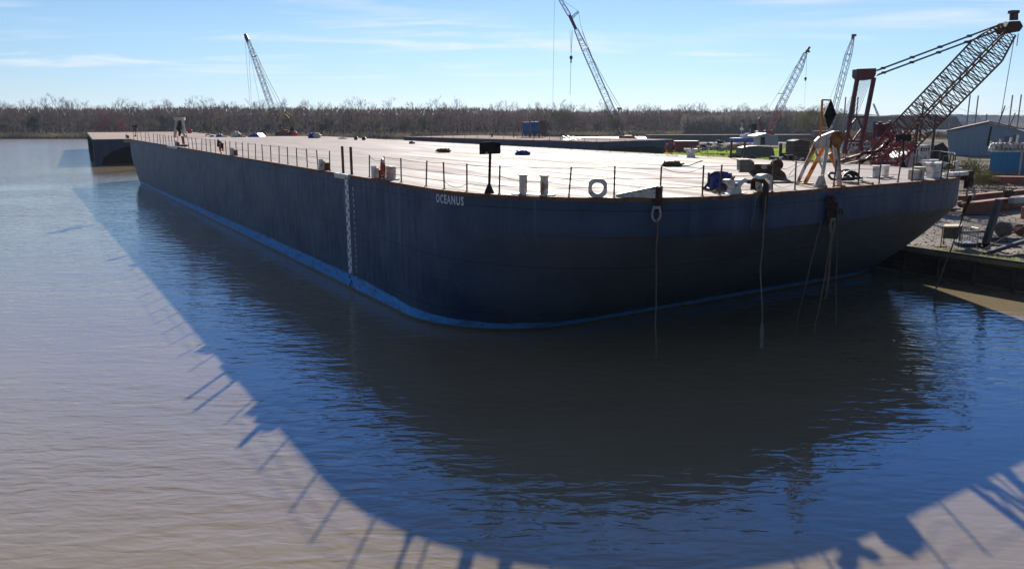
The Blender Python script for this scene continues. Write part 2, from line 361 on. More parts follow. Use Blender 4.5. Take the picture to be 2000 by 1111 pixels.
# --- name on the side, bent onto the hull
def on_hull(name, meshobj_me, s0, z0, sc, m, parent, off=.012):
    me = meshobj_me.copy()
    for vt in me.vertices:
        P, n = edge(s0+vt.co.x*sc, z0+vt.co.y*sc*1.0, off+(.004 if vt.co.z > 0 else 0)); vt.co = P-Vector(parent['_w'])
    me.materials.clear(); me.materials.append(m)
    o = bpy.data.objects.new(name, me); COL.objects.link(o); o.parent = parent; o['_w'] = parent['_w']; return o
def text_mesh(txt, sx=1., bold=.0, spacing=1.0):
    cu = bpy.data.curves.new('t', 'FONT'); cu.body = txt; cu.size = 1; cu.offset = bold; cu.space_character = spacing; cu.resolution_u = 3
    o = bpy.data.objects.new('t', cu); COL.objects.link(o); dg = bpy.context.evaluated_depsgraph_get()
    me = bpy.data.meshes.new_from_object(o.evaluated_get(dg)); bpy.data.objects.remove(o)
    for vt in me.vertices: vt.co.x *= sx
    bm = bmesh.new(); bm.from_mesh(me); bmesh.ops.triangulate(bm, faces=bm.faces)
    bmesh.ops.subdivide_edges(bm, edges=[e for e in bm.edges if e.calc_length() > .25], cuts=2); bm.to_mesh(me); bm.free()
    return me
tm = text_mesh('OCEANUS', .80, .028, 1.22)
TS0, TS1 = edge_at_px(852, 0, 6.05), edge_at_px(906, 0, 6.05)
w_ = max(v_.co.x for v_ in tm.vertices)-min(v_.co.x for v_ in tm.vertices); x_ = min(v_.co.x for v_ in tm.vertices)
for v_ in tm.vertices: v_.co.x = (v_.co.x-x_)*((TS1-TS0)/w_); v_.co.y *= .37/.73
on_hull('name_lettering', tm, TS0, 5.86, 1., M['letter'], barge)

# --- white climbing strip with toe holes; draught numbers beside it
arc0 = rad(D)
def sv(vv): return -(vv-arc0)                       # arc coordinate from the distance along the port side
sb = MB()
zz = [.88+(6.24-.88)*i/24 for i in range(25)]; random.seed(3)
for i, z in enumerate(zz):
    l_ = .03*random.uniform(-1, 1) if i < 24 else 0
    for s_ in (sv(19.86)+l_, sv(19.34)+l_*.4):
        P, n = edge(s_, z, .008); sb.v.append(P)
        P, n = edge(s_, z, .016); sb.v.append(P)
for i in range(24):
    a = i*4; b_ = a+4; sb.f += [(a+1, a+3, b_+3, b_+1), (a, a+1, b_+1, b_), (a+2, a+3, b_+3, b_+2)]
M['stripwhite'] = mat('worn_white_strip', (.66, .70, .72), (.50, .54, .57), 5, .6, rust=.28, rustc=(.10, .06, .05), bump=.3, rscale=5)
ladder = sb.build('climbing_strip', M['stripwhite'], barge)
for i in range(25):
    z = 5.95-i*.2505*1.0
    if z < -.1: break
    hb_ = MB(); cs = sv(19.47) if i % 2 == 0 else sv(19.73); pts = []
    for k in range(12):
        th = 2*pi*k/12; P, n = edge(cs+.065*cos(th), z+.105*sin(th), .021); pts.append(P)
    hb_.prism(pts, edge(cs, z)[1]*-.05); hb_.build('toe_hole', M['black'], ladder)
for nm in range(22, 5, -1):
    me = text_mesh(str(nm), .8, .02); z = (nm-3.6)*.3048
    on_hull('draught_number', me, sv(18.75), z, .24, M['letter'], barge)
on_hull('draught_number', text_mesh('4', .8, .03), sv(18.7), .12, .3, M['letter'], barge)
# white sill on the deck edge by the ladder and farther aft
for va, vb in ((18.9, 21.0), (71.0, 77.5)):
    pm = MB(); a, n = edge(sv(vb), 6.43, .05); b_, n2 = edge(sv(va), 6.43, .05)
    pm.bar(a+n*.06-Vector((0, 0, .12)), b_+n2*.06-Vector((0, 0, .12)), .16, .26); pm.build('gangway_sill', M['white'], barge)

# --- guard posts
left_px = [262, 269, 277, 285, 293, 301, 308, 314, 319.5, 325, 331, 337, 342, 348.5, 362, 369.6, 377.6, 384.8, 394.4, 404, 412.5, 422, 432.5, 442.5, 450, 462.5, 475, 486, 500, 514, 530, 546, 563, 581, 601, 622, 645,
           722.4, 751, 784.6, 833, 868.6, 912.6, 975.6, 1111, 1199, 1288.6, 1371, 1404.4, 1507, 1551.6, 1627, 1675.6, 1716, 1752.6, 1780, 1849]
posts = []; random.seed(11)
def post(P, h=1.07, r=.034, lean=(0, 0), name='guard_post'):
    q = MB(); q.tube([P-Vector((0, 0, .02)), P+Vector((lean[0], lean[1], h))], r, 7); q.lathe(P, [(0, .07), (.03, .07), (.035, .035)], 8)
    q.build(name, M['steel'], barge); return P+Vector((lean[0], lean[1], h))
for px in left_px:
    s_ = edge_at_px(px); P, n = edge(s_, 6.41, -.28); h = 1.2 if px > 1190 else 1.15
    ln = (random.gauss(0, .035), random.gauss(0, .035))
    posts.append((s_, post(P, h, lean=ln), P))
for px in (674, 690.6):
    s_ = edge_at_px(px); P, n = edge(s_, 6.41, -.2); post(P, 1.5, .075, name='gangway_post')
def wire(a, b, sag, r=.011, name='guard_wire', n=8, mt='wire'):
    q = MB(); q.tube([a.lerp(b, k/n)-Vector((0, 0, 4*sag*(k/n)*(1-k/n))) for k in range(n+1)], r, 5); q.build(name, M[mt], barge)
for i in range(len(posts)-1):
    (s0, t0, p0), (s1, t1, p1) = posts[i], posts[i+1]
    if (p1-p0).length > 9: continue
    if 600 < left_px[i] and left_px[i+1] == 722.4: continue
    near = left_px[i] > 600
    for fr in ((.96, .62, .30) if near else (.96, .5)):
        if random.random() < (.16 if near else .45): continue
        sag = random.choice((.01, .02, .03, .03, .22)) if near else .02
        if left_px[i] in (975.6,) and fr == .62: sag = .2
        wire(p0.lerp(t0, fr), p1.lerp(t1, fr+random.uniform(-.05, .02)), sag)
# starboard side
far_px = [1073, 1094, 1116, 1141, 1165, 1191, 1220, 1249.6, 1280, 1312, 1345.6, 1382, 1502.6, 1548.6, 1598, 1646, 1700]
fposts = []
def stbd(v_, inset=.3, z=6.41): return B(WD-inset, v_, z)
def v_at_px(px):
    lo, hi = rad(D), 118.
    for _ in range(40):
        mid = (lo+hi)/2; d = stbd(mid)-Vector((0, 0, CH)); X = 1000+F*d.x/d.dot(FW)
        if X < px: hi = mid
        else: lo = mid
    return lo
vs_ = [v_at_px(x) for x in far_px]
vv = vs_[0]+3.0
while vv < 110: vs_.append(vv); vv += 3.05
vs_.sort()
for v_ in vs_:
    P = stbd(v_); fposts.append((v_, post(P, 1.15, .024, (random.gauss(0, .02), random.gauss(0, .02))), P))
for px in (1427, 1453): post(stbd(v_at_px(px)), 1.45, .09, name='gangway_post')
for i in range(len(fposts)-1):
    a, b_ = fposts[i], fposts[i+1]
    if b_[0]-a[0] > 5: continue
    for fr in (.98, .55):
        if fr == .55 and random.random() < .3: continue
        wire(a[2].lerp(a[1], fr), b_[2].lerp(b_[1], fr), .02)
# round the far starboard corner
cps = []
for k in range(6):
    th = pi*1.5+pi/2*(k+.5)/6; P = B(WD-RD_+(RD_-.3)*cos(th), RD_+(RD_-.3)*sin(th), 6.41); cps.append((post(P, 1.15), P))
for i in range(5):
    wire(cps[i][0], cps[i+1][0], .02); wire(cps[i][1].lerp(cps[i][0], .5), cps[i+1][1].lerp(cps[i+1][0], .5), .03)

# --- mooring fittings
def at_deck(px, py): return atz(px, py, 6.4)
def double_bitt(c, d, r=.16, h=.80, gap=.90, mt='whiterust'):
    d = Vector(d).normalized(); bt = MB().box(c+Vector((0, 0, .03)), (gap+.8, .55, .06), atan2(d.y, d.x)).build('double_bitt', M['white'], barge, bevel=.01)
    for s_ in (-1, 1):
        p = c+d*(gap/2*s_); MB().lathe(p, [(0, r*1.25), (.05, r*1.05), (.1, r), (h-.06, r), (h-.05, r*1.22), (h, r*1.25), (h+.01, r*1.1)], 20).build('bitt_post', M[mt], bt, smooth=True)
    return bt
s_ = edge_at_px(1043, .55); P, n = edge(s_, 6.41, -.5); tdir = edge(s_+.3)[0]-edge(s_-.3)[0]
double_bitt(P, tdir)
def chock(c, d, wd=.72, h=.62, hole=.21, th=.3, mt='white', name='ring_chock'):
    d = Vector(d).normalized(); nrm = d.cross(Vector((0, 0, 1))); zc = Vector((0, 0, 1)); out = []; inn = []
    cen = c+zc*(h*.58)
    N = 28
    for k in range(N):
        a = 2*pi*k/N; ca, sa = cos(a), sin(a)
        sq = 1/max(abs(ca), abs(sa)); rr = min(sq, 1.13)
        out.append(cen+d*(ca*rr*wd/2)+zc*(sa*min(rr, 1.06)*(hole+.16) if sa > 0 else sa*rr*h*.575)); inn.append(cen+d*(ca*hole*1.08)+zc*(sa*hole))
    q = MB(); q.v = [x-nrm*th/2 for x in out]+[x+nrm*th/2 for x in out]+[x-nrm*th*.5 for x in inn]+[x+nrm*th*.5 for x in inn]
    for k in range(N):
        j = (k+1) % N; q.f += [(k, j, N+j, N+k), (2*N+k, 2*N+j, 3*N+j, 3*N+k), (k, j, 2*N+j, 2*N+k), (N+k, N+j, 3*N+j, 3*N+k)]
    r_ = q.build(name, M[mt], barge, smooth=True, bevel=.02); return r_
s_ = edge_at_px(1167, .4); P, n = edge(s_, 6.41, -.32); chock(P, edge(s_+.3)[0]-edge(s_-.3)[0])
s_ = edge_at_px(1487, .5); P, n = edge(s_, 6.41, -.45); chock(P, edge(s_+.3)[0]-edge(s_-.3)[0], .86, .62, .22, .34)
# emergency tow bracket with its shackle
a = edge(edge_at_px(1207, .5), 6.41, -.75)[0]; b_ = edge(edge_at_px(1281, .2), 6.41, -.12)[0]; d = (b_-a).normalized(); nn = d.cross(Vector((0, 0, 1)))
q = MB(); hi_ = b_+Vector((0, 0, .42)); lo_ = a+Vector((0, 0, .06))
q.prism([a-nn*.3, b_-nn*.3, hi_-nn*.3, lo_-nn*.3], nn*.03); q.prism([a+nn*.3, b_+nn*.3, hi_+nn*.3, lo_+nn*.3], nn*-.03)
q.prism([lo_-nn*.36, hi_-nn*.36, hi_+nn*.36, lo_+nn*.36], Vector((0, 0, .035)))
for f in (.35, .62, .85): m_ = a.lerp(b_, f); q.box(m_+Vector((0, 0, .2*f)), (.03, .6, .38*f), atan2(d.y, d.x))
br = q.build('tow_bracket', M['white'], barge)
q = MB(); q.box(b_+Vector((0, 0, .15))+d*.02, (.34, .5, .58), atan2(d.y, d.x)); q.box(b_+Vector((0, 0, -.25))+n*.1, (.30, .3, .5), atan2(d.y, d.x)); q.build('chain_stopper', M['darkrust'], br, bevel=.03)
def shackle(top, h, wd, r, nrm, name='shackle', mt='galv', parent=None):
    nrm = Vector(nrm).normalized(); sd_ = nrm.cross(Vector((0, 0, 1))).normalized(); pts = []
    for k in range(15):
        a = -.5*pi*.15+(pi*1.15+.0)*k/14; a = pi*k/14
        f = abs(cos(a)); pts.append(top+sd_*(cos(a)*wd/2*(1 if k in (0, 14) else 1.0))-Vector((0, 0, h*(1-(1-sin(a))**1.0)*1.0)))
    q = MB(); q.tube([top-sd_*(wd/2*.55)+Vector((0, 0, .06)), *[top+sd_*(-cos(pi*k/12)*wd/2)-Vector((0, 0, .1+h*sin(pi*k/12)**.8)) for k in range(1, 12)], top+sd_*(wd/2*.55)+Vector((0, 0, .06))], r, 8)
    q.bar(top-sd_*wd*.4, top+sd_*wd*.4, r*2, r*2)
    return q.build(name, M[mt], parent, smooth=True)
P, n = edge(edge_at_px(1281, 0.), 6.0, .14)
sh1 = shackle(P+Vector((0, 0, .05)), .42, .36, .045, n, parent=None)
tag(sh1, 'large bent shackle hanging from the bracket at the rounded barge corner', 'shackle')
def rope_thing(pts, r, label, mt='rope', cat='rope', name='hanging_rope', seg=8):
    dense = []
    for i in range(len(pts)-1):
        for k in range(8): dense.append(Vector(pts[i]).lerp(Vector(pts[i+1]), k/8))
    dense.append(Vector(pts[-1]))
    for i in range(1, len(dense)-1):
        dense[i] = dense[i]+Vector((noise.noise(dense[i]*.9), noise.noise(dense[i]*.9+Vector((9, 0, 0))), 0))*.06
    q = MB(); q.tube(dense, [r*(.85+.3*noise.noise(p_*4)) for p_ in dense], seg); return tag(q.build(name, M[mt], None, smooth=True), label, cat)
top = P+n*.05-Vector((0, 0, .36)); e_ = atz(1281, 706, 0)
# the end lies in the water straight below the bracket
bot = Vector((top.x+.25*(e_-top).x/(e_-top).length*0, top.y, -.4)); bot = atz(1281, 708, -.1)
rope_thing([top, top.lerp(bot, .35)+(top-bot).normalized()*.0, bot], .032, 'rust brown rope hanging straight into the water from the corner bracket shackle')
# second chock with a wad of rusty rope and the long line
s_ = edge_at_px(1491, 0.); P, n = edge(s_, 6.45, .05)
q = MB()
for k in range(5):
    o_ = edge(s_+.08*(k-2), 6.4, -.5)[0]; p1 = edge(s_+.06*(k-2), 6.4, .1)[0]
    q.tube([o_+Vector((0, 0, .1)), o_+Vector((0, 0, .5+.06*(k % 2))), p1+Vector((0, 0, .55-.05*k)), p1+Vector((0, 0, .1)), p1-Vector((0, 0, .5+.3*(k % 3)))], .05, 7)
tag(q.build('rope_wad', M['darkrust'], smooth=True), 'brown wad of old rope stuffed over the second ring chock', 'rope')
top = edge(s_, 6.3, .14)[0]
rope_thing([top, top-Vector((0, 0, 3)), atz(1487, 684, -.1).lerp(top, .18), atz(1487, 684, -.1)], .034, 'grey brown line hanging into the water below the second ring chock', 'ropegrey')
q = MB(); e9 = atz(1487, 684, -.1); q.lathe(e9, [(0, .05), (.1, .085), (.9, .09), (1.15, .045)], 8, top-e9); tag(q.build('rope_splice', M['ropegrey'], smooth=True), 'frayed thick splice at the foot of the grey line', 'rope splice')
rope_thing([edge(s_-.55, 6.5, -.05)[0], edge(s_-.55, 6.42, .08)[0], edge(s_-.6, 5.6, .06)[0], edge(s_-.68, 5.1, .05)[0]], .018, 'thin pale cord dangling below the second ring chock', 'ropegrey', seg=5)
# cruciform bitt
def cross_bitt(c, d, sc=1., mt='white', name='cruciform_bitt', rusty=False):
    d = Vector(d).normalized(); nrm = d.cross(Vector((0, 0, 1))); q = MB(); q.box(c+Vector((0, 0, .02)), (.95*sc, .5*sc, .04), atan2(d.y, d.x))
    half = [(.30, 0), (.27, .12), (.22, .22), (.30, .33), (.42, .40), (.56, .42), (.56, .56), (.36, .58), (.20, .52), (.08, .42)]
    pr = half+[(-x, y) for x, y in half[::-1]]
    q.prism([c+d*(x*sc)+Vector((0, 0, y*sc+.03))-nrm*(.15*sc) for x, y in pr], nrm*(.3*sc))
    return q.build(name, M[mt], barge, bevel=.03)
s_ = edge_at_px(1428, .6); cross_bitt(edge(s_, 6.41, -.45)[0], edge(s_+.3)[0]-edge(s_-.3)[0], 1.)
# single cleats down the port side
def cleat(px, two=False, mt='white'):
    s_ = edge_at_px(px, .5); c = edge(s_, 6.41, -.42)[0]; d = (edge(s_+.3)[0]-edge(s_-.3)[0]).normalized(); q = MB()
    q.prism([c-d*.3, c+d*.12, c+d*.12+Vector((0, 0, .52)), c-d*.05+Vector((0, 0, .4)), c-d*.3+Vector((0, 0, .62))], d.cross(Vector((0, 0, 1)))*.3)
    cl_ = q.build('mooring_cleat', M[mt], barge, bevel=.02)
    MB().lathe(c+d*.36+Vector((0, 0, 0)), [(0, .17), (.1, .15), (.38, .15), (.4, .2), (.44, .2)], 14).build('rope_roller', M['rust'], cl_, smooth=True)
for px in (638, 743, 461, 349, 251): cleat(px)
s_ = edge_at_px(765, .8); c = edge(s_, 6.41, -.6)[0]; d = (edge(s_+.3)[0]-edge(s_-.3)[0]).normalized()
bt = MB().box(c+Vector((0, 0, .03)), (1.5, .6, .06), atan2(d.y, d.x)).build('double_bitt', M['white'], barge)
for k, (o_, mt) in enumerate(((-.35, 'white'), (.42, 'whiterust'))):
    MB().lathe(c+d*o_, [(0, .27), (.06, .24), (.5, .24), (.56, .28), (.66, .22)], 16).build('bitt_post', M[mt], bt, smooth=True)
# double bitts on the starboard side and at the far corner
P = at_deck(1719, 347); double_bitt(P, U, .19, .62, .75, 'white')
P = atz(1345.6, 307, 6.4); cross_bitt(P+V*-.2, V*-1, 1.15)
P = B(WD-1.1, 4.6, 6.41); cross_bitt(at_deck(1822, 347), U, 1.35)
double_bitt(at_deck(1815, 333), U, .22, .62, .95, 'white')
q = MB(); c = at_deck(1793, 350)
q.lathe(c, [(0, .30), (.06, .27), (.5, .27), (.56, .31), (.62, .31)], 18); q.build('bollard', M['whiterust'], barge, smooth=True)
q = MB(); c = at_deck(1786, 351); q.box(c+Vector((0, 0, .25)), (.35, .55, .5), .6); q.build('bollard_stand', M['whiterust'], barge, bevel=.04)
q = MB(); c = at_deck(1866, 338); q.lathe(c, [(0, .3), (.3, .3), (.34, .1), (.55, .1), (.6, .22), (.7, .05)], 14); q.build('deck_vent', M['white'], barge, smooth=True)
# net of olive rope on the starboard bitts
q = MB(); c = at_deck(1818, 341)+Vector((0, 0, .36))
for k in range(7): q.blob(c+Vector((random.uniform(-.8, .8), random.uniform(-.3, .3), random.uniform(-.05, .15))), (.32, .26, .16), 10, 6, .35, 3, k)
tag(q.build('rope_heap', M['ropeolive']), 'olive rope heaped over the white bitts at the far corner', 'rope')
# starboard corner bracket, shackle and the rope into the water
c = B(WD-4.2, .75, 6.41)
cb = MB().box(atz(1868, 344, 6.42)+Vector((0, 0, .12)), (1.5, .5, .2), pi/2-AZ).build('tow_bracket', M['white'], barge, bevel=.03)
rp = atz(1887, 346, 6.3); q = MB(); q.box(rp+Vector((.0, 0, .1)), (.55, .5, .5), .5); q.box(rp+Vector((.12, -.1, -.3)), (.35, .35, .6), .4); q.build('chain_stopper', M['darkrust'], cb, bevel=.05)
rq = rp+Vector((.15, -.35, -.55)); sh2 = shackle(rq, .5, .4, .05, (-.3, -1, 0)); tag(sh2, 'rusty shackle hanging off the far starboard corner of the barge', 'shackle')
wat = atz(1819, 585, -.1)
pts = [rq-Vector((0, 0, .5)), rq.lerp(wat, .35)-Vector((0, 0, .35)), rq.lerp(wat, .7)-Vector((0, 0, .25)), wat]
rope_thing(pts, .045, 'long rope running from the starboard corner shackle down into the water by the bulkhead', 'wire')
q = MB(); q.tube([rq-Vector((0, 0, .5)), rq.lerp(wat, .22)-Vector((0, 0, .25))], [.1, .06], 8); tag(q.build('rope_thimble', M['darkrust'], smooth=True), 'dark thick rusty splice at the top of the long rope by the starboard corner', 'rope splice')

# --- A-frame on the near edge
def ap(px, py, off): s_ = edge_at_px(px, off); return edge(s_, 6.41, -off)[0]
fl = ap(1554, 355, 1.05); fr_ = ap(1606, 365, .25); bl = at_deck(1573, 361)+V*1.0; f1 = at_deck(1558, 361); f2 = at_deck(1573, 360)+V*.2; f3 = at_deck(1605, 367); f4 = at_deck(1640, 365)
dd = f1.length
def over(px, py, ref): # point on the vertical plane through ref facing the camera
    return aty(px, py, ref.y)
ref = at_deck(1605, 362)
af = MB(); T1 = over(1594, 277, ref); T2 = over(1618, 274, ref); T3 = over(1636, 262, ref+Vector((0, .5, 0)))
q = MB()
f1 = at_deck(1556, 361); f2 = at_deck(1571, 360); f3 = at_deck(1602, 366); f4 = at_deck(1640, 364)
back = Vector((.25, .75, 0))
q.tube([f1, T1], .082, 10); q.tube([f3, T2], .082, 10); q.box(T1.lerp(T2, .5)+Vector((0, 0, -.14)), (.56, .06, .34), .1)
q.tube([at_deck(1606, 330)*0+f3.lerp(T2, .35), T1.lerp(f1, .12)], .045, 8)
q.box(f3+Vector((0, 0, .05)), (.5, .35, .1)); q.prism([f3+Vector((-.28, 0, 0)), f3+Vector((.3, 0, 0)), f3+Vector((.12, 0, .55)), f3+Vector((-.1, 0, .5))], Vector((0, .04, 0)))
a_frame = q.build('a_frame', M['whiterust'], barge, smooth=True)
q = MB(); q.tube([f2, over(1612, 286, ref)+back], .095, 10); q.tube([over(1622, 300, ref)+back*.4, over(1640, 342, ref)+back*.2], .09, 10); q.tube([f4.lerp(T3, .0), T3+back*.5], .095, 10); q.tube([f1.lerp(T1, .45)+Vector((.09, .12, 0)), T1+Vector((.12, .12, -.1))], .07, 8); q.tube([f4.lerp(T3, .42)+Vector((0, .1, 0)), T2+back*.6], .07, 8); q.box(f2+Vector((.1, 0, .03)), (.6, .3, .06)); q.box(f4+Vector((0, 0, .04)), (.4, .3, .08))
q.build('rear_strut', M['orangepaint'], a_frame, smooth=True)
q = MB(); q.tube([f4+Vector((-.06, -.1, 0)), over(1630, 290, ref)], .095, 10); q.build('front_strut', M['whiterust'], a_frame, smooth=True)
q = MB(); hp = [over(x, y, ref) for x, y in ((1594, 275), (1602, 267), (1630, 256), (1640, 258), (1622, 276), (1618, 300), (1617, 288))]
q.prism([over(x, y, ref) for x, y in ((1593, 276), (1602, 267), (1630, 256), (1622, 276))], Vector((.1, .5, 0))); q.build('head_plate', M['whiterust'], a_frame)
q = MB(); q.prism([over(x, y, ref)+Vector((0, -.04, 0)) for x, y in ((1618, 274), (1627, 257), (1640, 256), (1650, 261), (1651, 270), (1645, 280), (1640, 290), (1636, 304), (1628, 304), (1632, 288), (1627, 282), (1619, 290))], Vector((.08, .42, 0)))
q.lathe(over(1644, 265, ref)+Vector((0, -.12, 0)), [(0, .13), (.7, .13)], 14, (.1, 1, 0)); q.build('rope_guide_horn', mat('horn_rust', (.33, .16, .06), (.08, .035, .02), 2.5, .85, bump=.6), a_frame, bevel=.03)
# mast with the diamond day shape
mp_ = over(1605, 271, ref)+Vector((0, .2, 0)); mt_ = over(1609.5, 195, ref)+Vector((0, .2, 0)); mr = over(1627, 196, ref)+Vector((0, .2, 0))
q = MB(); q.tube([mp_-Vector((0, 0, .25)), mt_], .055, 8); q.tube([mt_, mr], .035, 8); q.tube([over(1606, 250, ref)+Vector((0, .2, 0)), over(1622, 250, ref)+Vector((0, .2, 0))], .035, 8)
q.build('signal_mast', M['orangepaint'], a_frame)
ds = MB(); cD = over(1624, 224, ref)+Vector((0, .2, 0)); hw, hh_ = .36, .70
ang = .5; ux = Vector((cos(ang), sin(ang), 0)); uy = Vector((-sin(ang), cos(ang), 0)); k6 = [cD+ux*hw, cD+uy*hw, cD-ux*hw, cD-uy*hw, cD+Vector((0, 0, hh_)), cD-Vector((0, 0, hh_))]
ds.add(k6, [(0, 1, 4), (1, 2, 4), (2, 3, 4), (3, 0, 4), (1, 0, 5), (2, 1, 5), (3, 2, 5), (0, 3, 5)]); ds.tube([cD+Vector((0, 0, hh_-.02)), mr], .012, 5)
tag(ds.build('day_shape', M['black']), 'black diamond day shape hung from the orange mast on the A frame', 'signal shape')
# slack lines from the rail post to the frame
# --- chain heap and hanging ropes below the A frame
s_ = edge_at_px(1622, 0.); q = MB(); random.seed(5)
for k in range(26):
    zc_ = 5.95-.045*k+random.uniform(-.08, .08); P, n = edge(s_+random.gauss(0, .16+.008*k), zc_, .12+.05*random.random()); a = random.uniform(0, pi)
    t_ = Vector((-n.y, n.x, 0)); e1 = (t_*cos(a)+Vector((0, 0, sin(a)))); e2 = n
    q.tube([P+e1*(.15*cos(2*pi*j/10))+(t_*-sin(a)+Vector((0, 0, cos(a))))*(.09*sin(2*pi*j/10))+n*.02*sin(4*pi*j/10) for j in range(10)], .035, 6, True)
tag(q.build('chain_bundle', M['darkrust'], smooth=True), 'tangled rusty chain bundle slung on the hull below the A frame', 'chain')
P, n = edge(s_+.05, 5.05, .22); tag(shackle(P, .48, .34, .055, n, mt='ropegrey', name='rope_eye'), 'pale rope eye hanging below the tangled chain bundle', 'rope eye')
E0 = P-Vector((0, 0, .5))
for (px, py, st, lab, r) in ((1550, 655, edge(edge_at_px(1605, 0), 5.0, .1)[0], 'leftmost of the slanting ropes falling from below the A frame', .03), (1590, 655, E0, 'brown rope slanting from the pale rope eye into the water', .04), (1633, 640, edge(edge_at_px(1634, 0), 5.2, .15)[0], 'rightmost rope falling nearly straight from the chain bundle', .035)):
    # aim at the water on the line seen in the photograph, kept under the overhang
    en = atz(px, py, -.15); en = st+(en-st)*1.0; rope_thing([st, st.lerp(en, .5)+Vector((0, 0, -.1)), en], r, lab)
rope_thing([E0, E0-Vector((0, 0, 1.6)), E0-Vector((.02, 0, 3.1))], .07, 'short thick hanging rope end with a frayed tip below the rope eye', 'rope')
# rusty hose and chain pile on deck right of the frame
q = MB(); random.seed(9)
for k in range(6):
    c = at_deck(1655+random.uniform(-18, 22), 357+random.uniform(-5, 3)); r = random.uniform(.25, .5); tl = random.uniform(-.7, .7)
    q.tube([c+Vector((r*cos(a), r*sin(a)*.7, .12+.28*max(0, sin(a+tl))+.08*k/3)) for a in [2*pi*j/14*.9 for j in range(14)]], .06, 8)
tag(q.build('hose_pile', M['hose'], smooth=True), 'pile of looped dark hoses and chain at the foot of the A frame', 'hose pile')
rope_thing([at_deck(1672, 350), at_deck(1690, 358)+Vector((0, 0, .1)), edge(edge_at_px(1700, .2), 6.45, -.1)[0]], .09, 'thick grey hose end lying over the deck edge beside the dark hose pile', 'ropegrey', 'hose', 'hose_end')

rope_thing([at_deck(1541, 352)+Vector((0, 0, .25)), at_deck(1552, 352)+Vector((0, 0, .6)), over(1590, 306, ref)], .016, 'thin dark line drawn tight from the winch up to the A frame leg', 'wire', 'rope', 'tight_line', 5)
# --- signs on poles
def sign(px, pyb, bx0, bx1, by0, by1, label, base=None, tilt=.0):
    P = base or at_deck(px, pyb); t = thing('deck_sign', label, 'sign', P)
    bc = (aty((bx0+bx1)/2, (by0+by1)/2, P.y)); wv = (aty(bx1, by1, P.y)-aty(bx0, by1, P.y)).length; hv = (aty(bx0, by0, P.y)-aty(bx0, by1, P.y)).length
    q = MB(); q.lathe(P, [(0, .22), (.03, .2), (.35, .07)], 10); q.build('base', M['black'], t, smooth=True)
    MB().tube([P+Vector((0, 0, .2)), bc-Vector((0, -.06, 0))], .055, 8).build('pole', M['black'], t)
    yaw = .12; hx = Vector((cos(yaw), sin(yaw), 0))*wv/2; zh = Vector((0, 0, hv/2))
    q = MB(); q.prism([bc-hx-zh*1.08, bc+hx-zh*.95, bc+hx+zh*.95, bc+hx*.15+zh*1.12, bc-hx+zh*.98], Vector((-.02, .06, 0))); q.build('panel', M['black'], t, bevel=.01)
    MB().lathe(bc-zh*.75-hx*.35+Vector((0, -.03, 0)), [(0, .03), (.02, .03)], 10, (0, -1, 0)).build('rivet', M['white'], t)
    return t
s_ = edge_at_px(957, .45); sign(0, 0, 937, 978, 278.5, 301, 'blank black sign board on a pole near the rounded barge corner', edge(s_, 6.41, -.4)[0])
sign(1763, 327, 1750, 1781, 263, 276, 'blank black sign board on a pole at the starboard edge beside the white bitts')
sign(264.5, 267, 259, 268, 245, 250, 'small far black sign board at the distant port corner of the barge')

# --- life rings
def life_ring(c, nrm, R, label, tilt=0.1):
    nrm = Vector(nrm).normalized(); sd_ = nrm.cross(Vector((0, 0, 1))).normalized(); t = thing('life_ring', label, 'life ring', c)
    MB().tube([c+sd_*(R*cos(2*pi*k/24)*.98)+Vector((0, 0, R*sin(2*pi*k/24))) for k in range(24)], .07, 8, True).build('ring', M['orange'], t, smooth=True)
    for k in (0, 1, 2, 3):
        a = pi/4+k*pi/2; p = c+sd_*(R*cos(a))+Vector((0, 0, R*sin(a))); tg = (sd_*-sin(a)+Vector((0, 0, cos(a))))*.035
        MB().tube([p-tg, p+tg], .076, 10).build('band', M['letter'], t)
    return t
s_ = edge_at_px(754.5, .28); P, n = edge(s_, 7.0, -.12); life_ring(P, n+Vector((-.75, .5, 0)), .42, 'orange red life ring hanging on the port rail beside white bitts')
s_ = edge_at_px(435, .28); P, n = edge(s_, 6.95, -.2); t = life_ring(P, n+Vector((-.6, .5, 0)), .42, 'life ring with a dark cover far down the port rail')
MB().prism([P+Vector((-.35, -.1, .1)), P+Vector((.1, -.1, -.1)), P+Vector((.2, -.1, .35)), P+Vector((-.25, -.1, .75))], Vector((0, .25, 0))).build('cover', M['black'], t)
life_ring(stbd(v_at_px(1309), .3, 7.02), (-.3, -1, 0), .42, 'orange life ring on the starboard rail in front of the grass')

# --- windlass, hose reel, rope piles
P = at_deck(1500, 352); t = thing('winch', 'big grimy dark deck winch with a boxy control cabinet on its left', 'winch', P); Y0 = P.y
def w2(pts, d, Y=Y0): return MB().prism([aty(x, y, Y) for x, y in pts], d)
w2([(1445, 334), (1445, 311.5), (1466, 311.5), (1474, 318), (1474, 331), (1464, 336)], Vector((.1, .9, 0))).build('control_cabinet', mat('cabinet_grey', (.17, .15, .13), (.11, .10, .085), 4, .6, rust=.15), t, bevel=.02)
w2([(1464, 334), (1467, 325), (1476, 320.5), (1508, 321.5), (1508, 360), (1492, 359), (1476, 347)], Vector((.1, 1.0, 0)), Y0+.15).build('gear_case', M['machine'], t, bevel=.05)
q = w2([(1507, 325), (1522, 329), (1534, 338), (1539, 352), (1540, 361), (1506, 358)], Vector((.1, 1.1, 0))); q.build('drum_cover', M['machine'], t, bevel=.05)
q = MB(); c = aty(1516, 322, Y0+.5); q.lathe(c-Vector((0, .2, 0)), [(0, .28), (.08, .28), (.1, .17), (.5, .17), (.52, .28), (.6, .28)], 18, (.2, 1, 0)); q.build('warping_head', M['darkrust'], t, smooth=True)
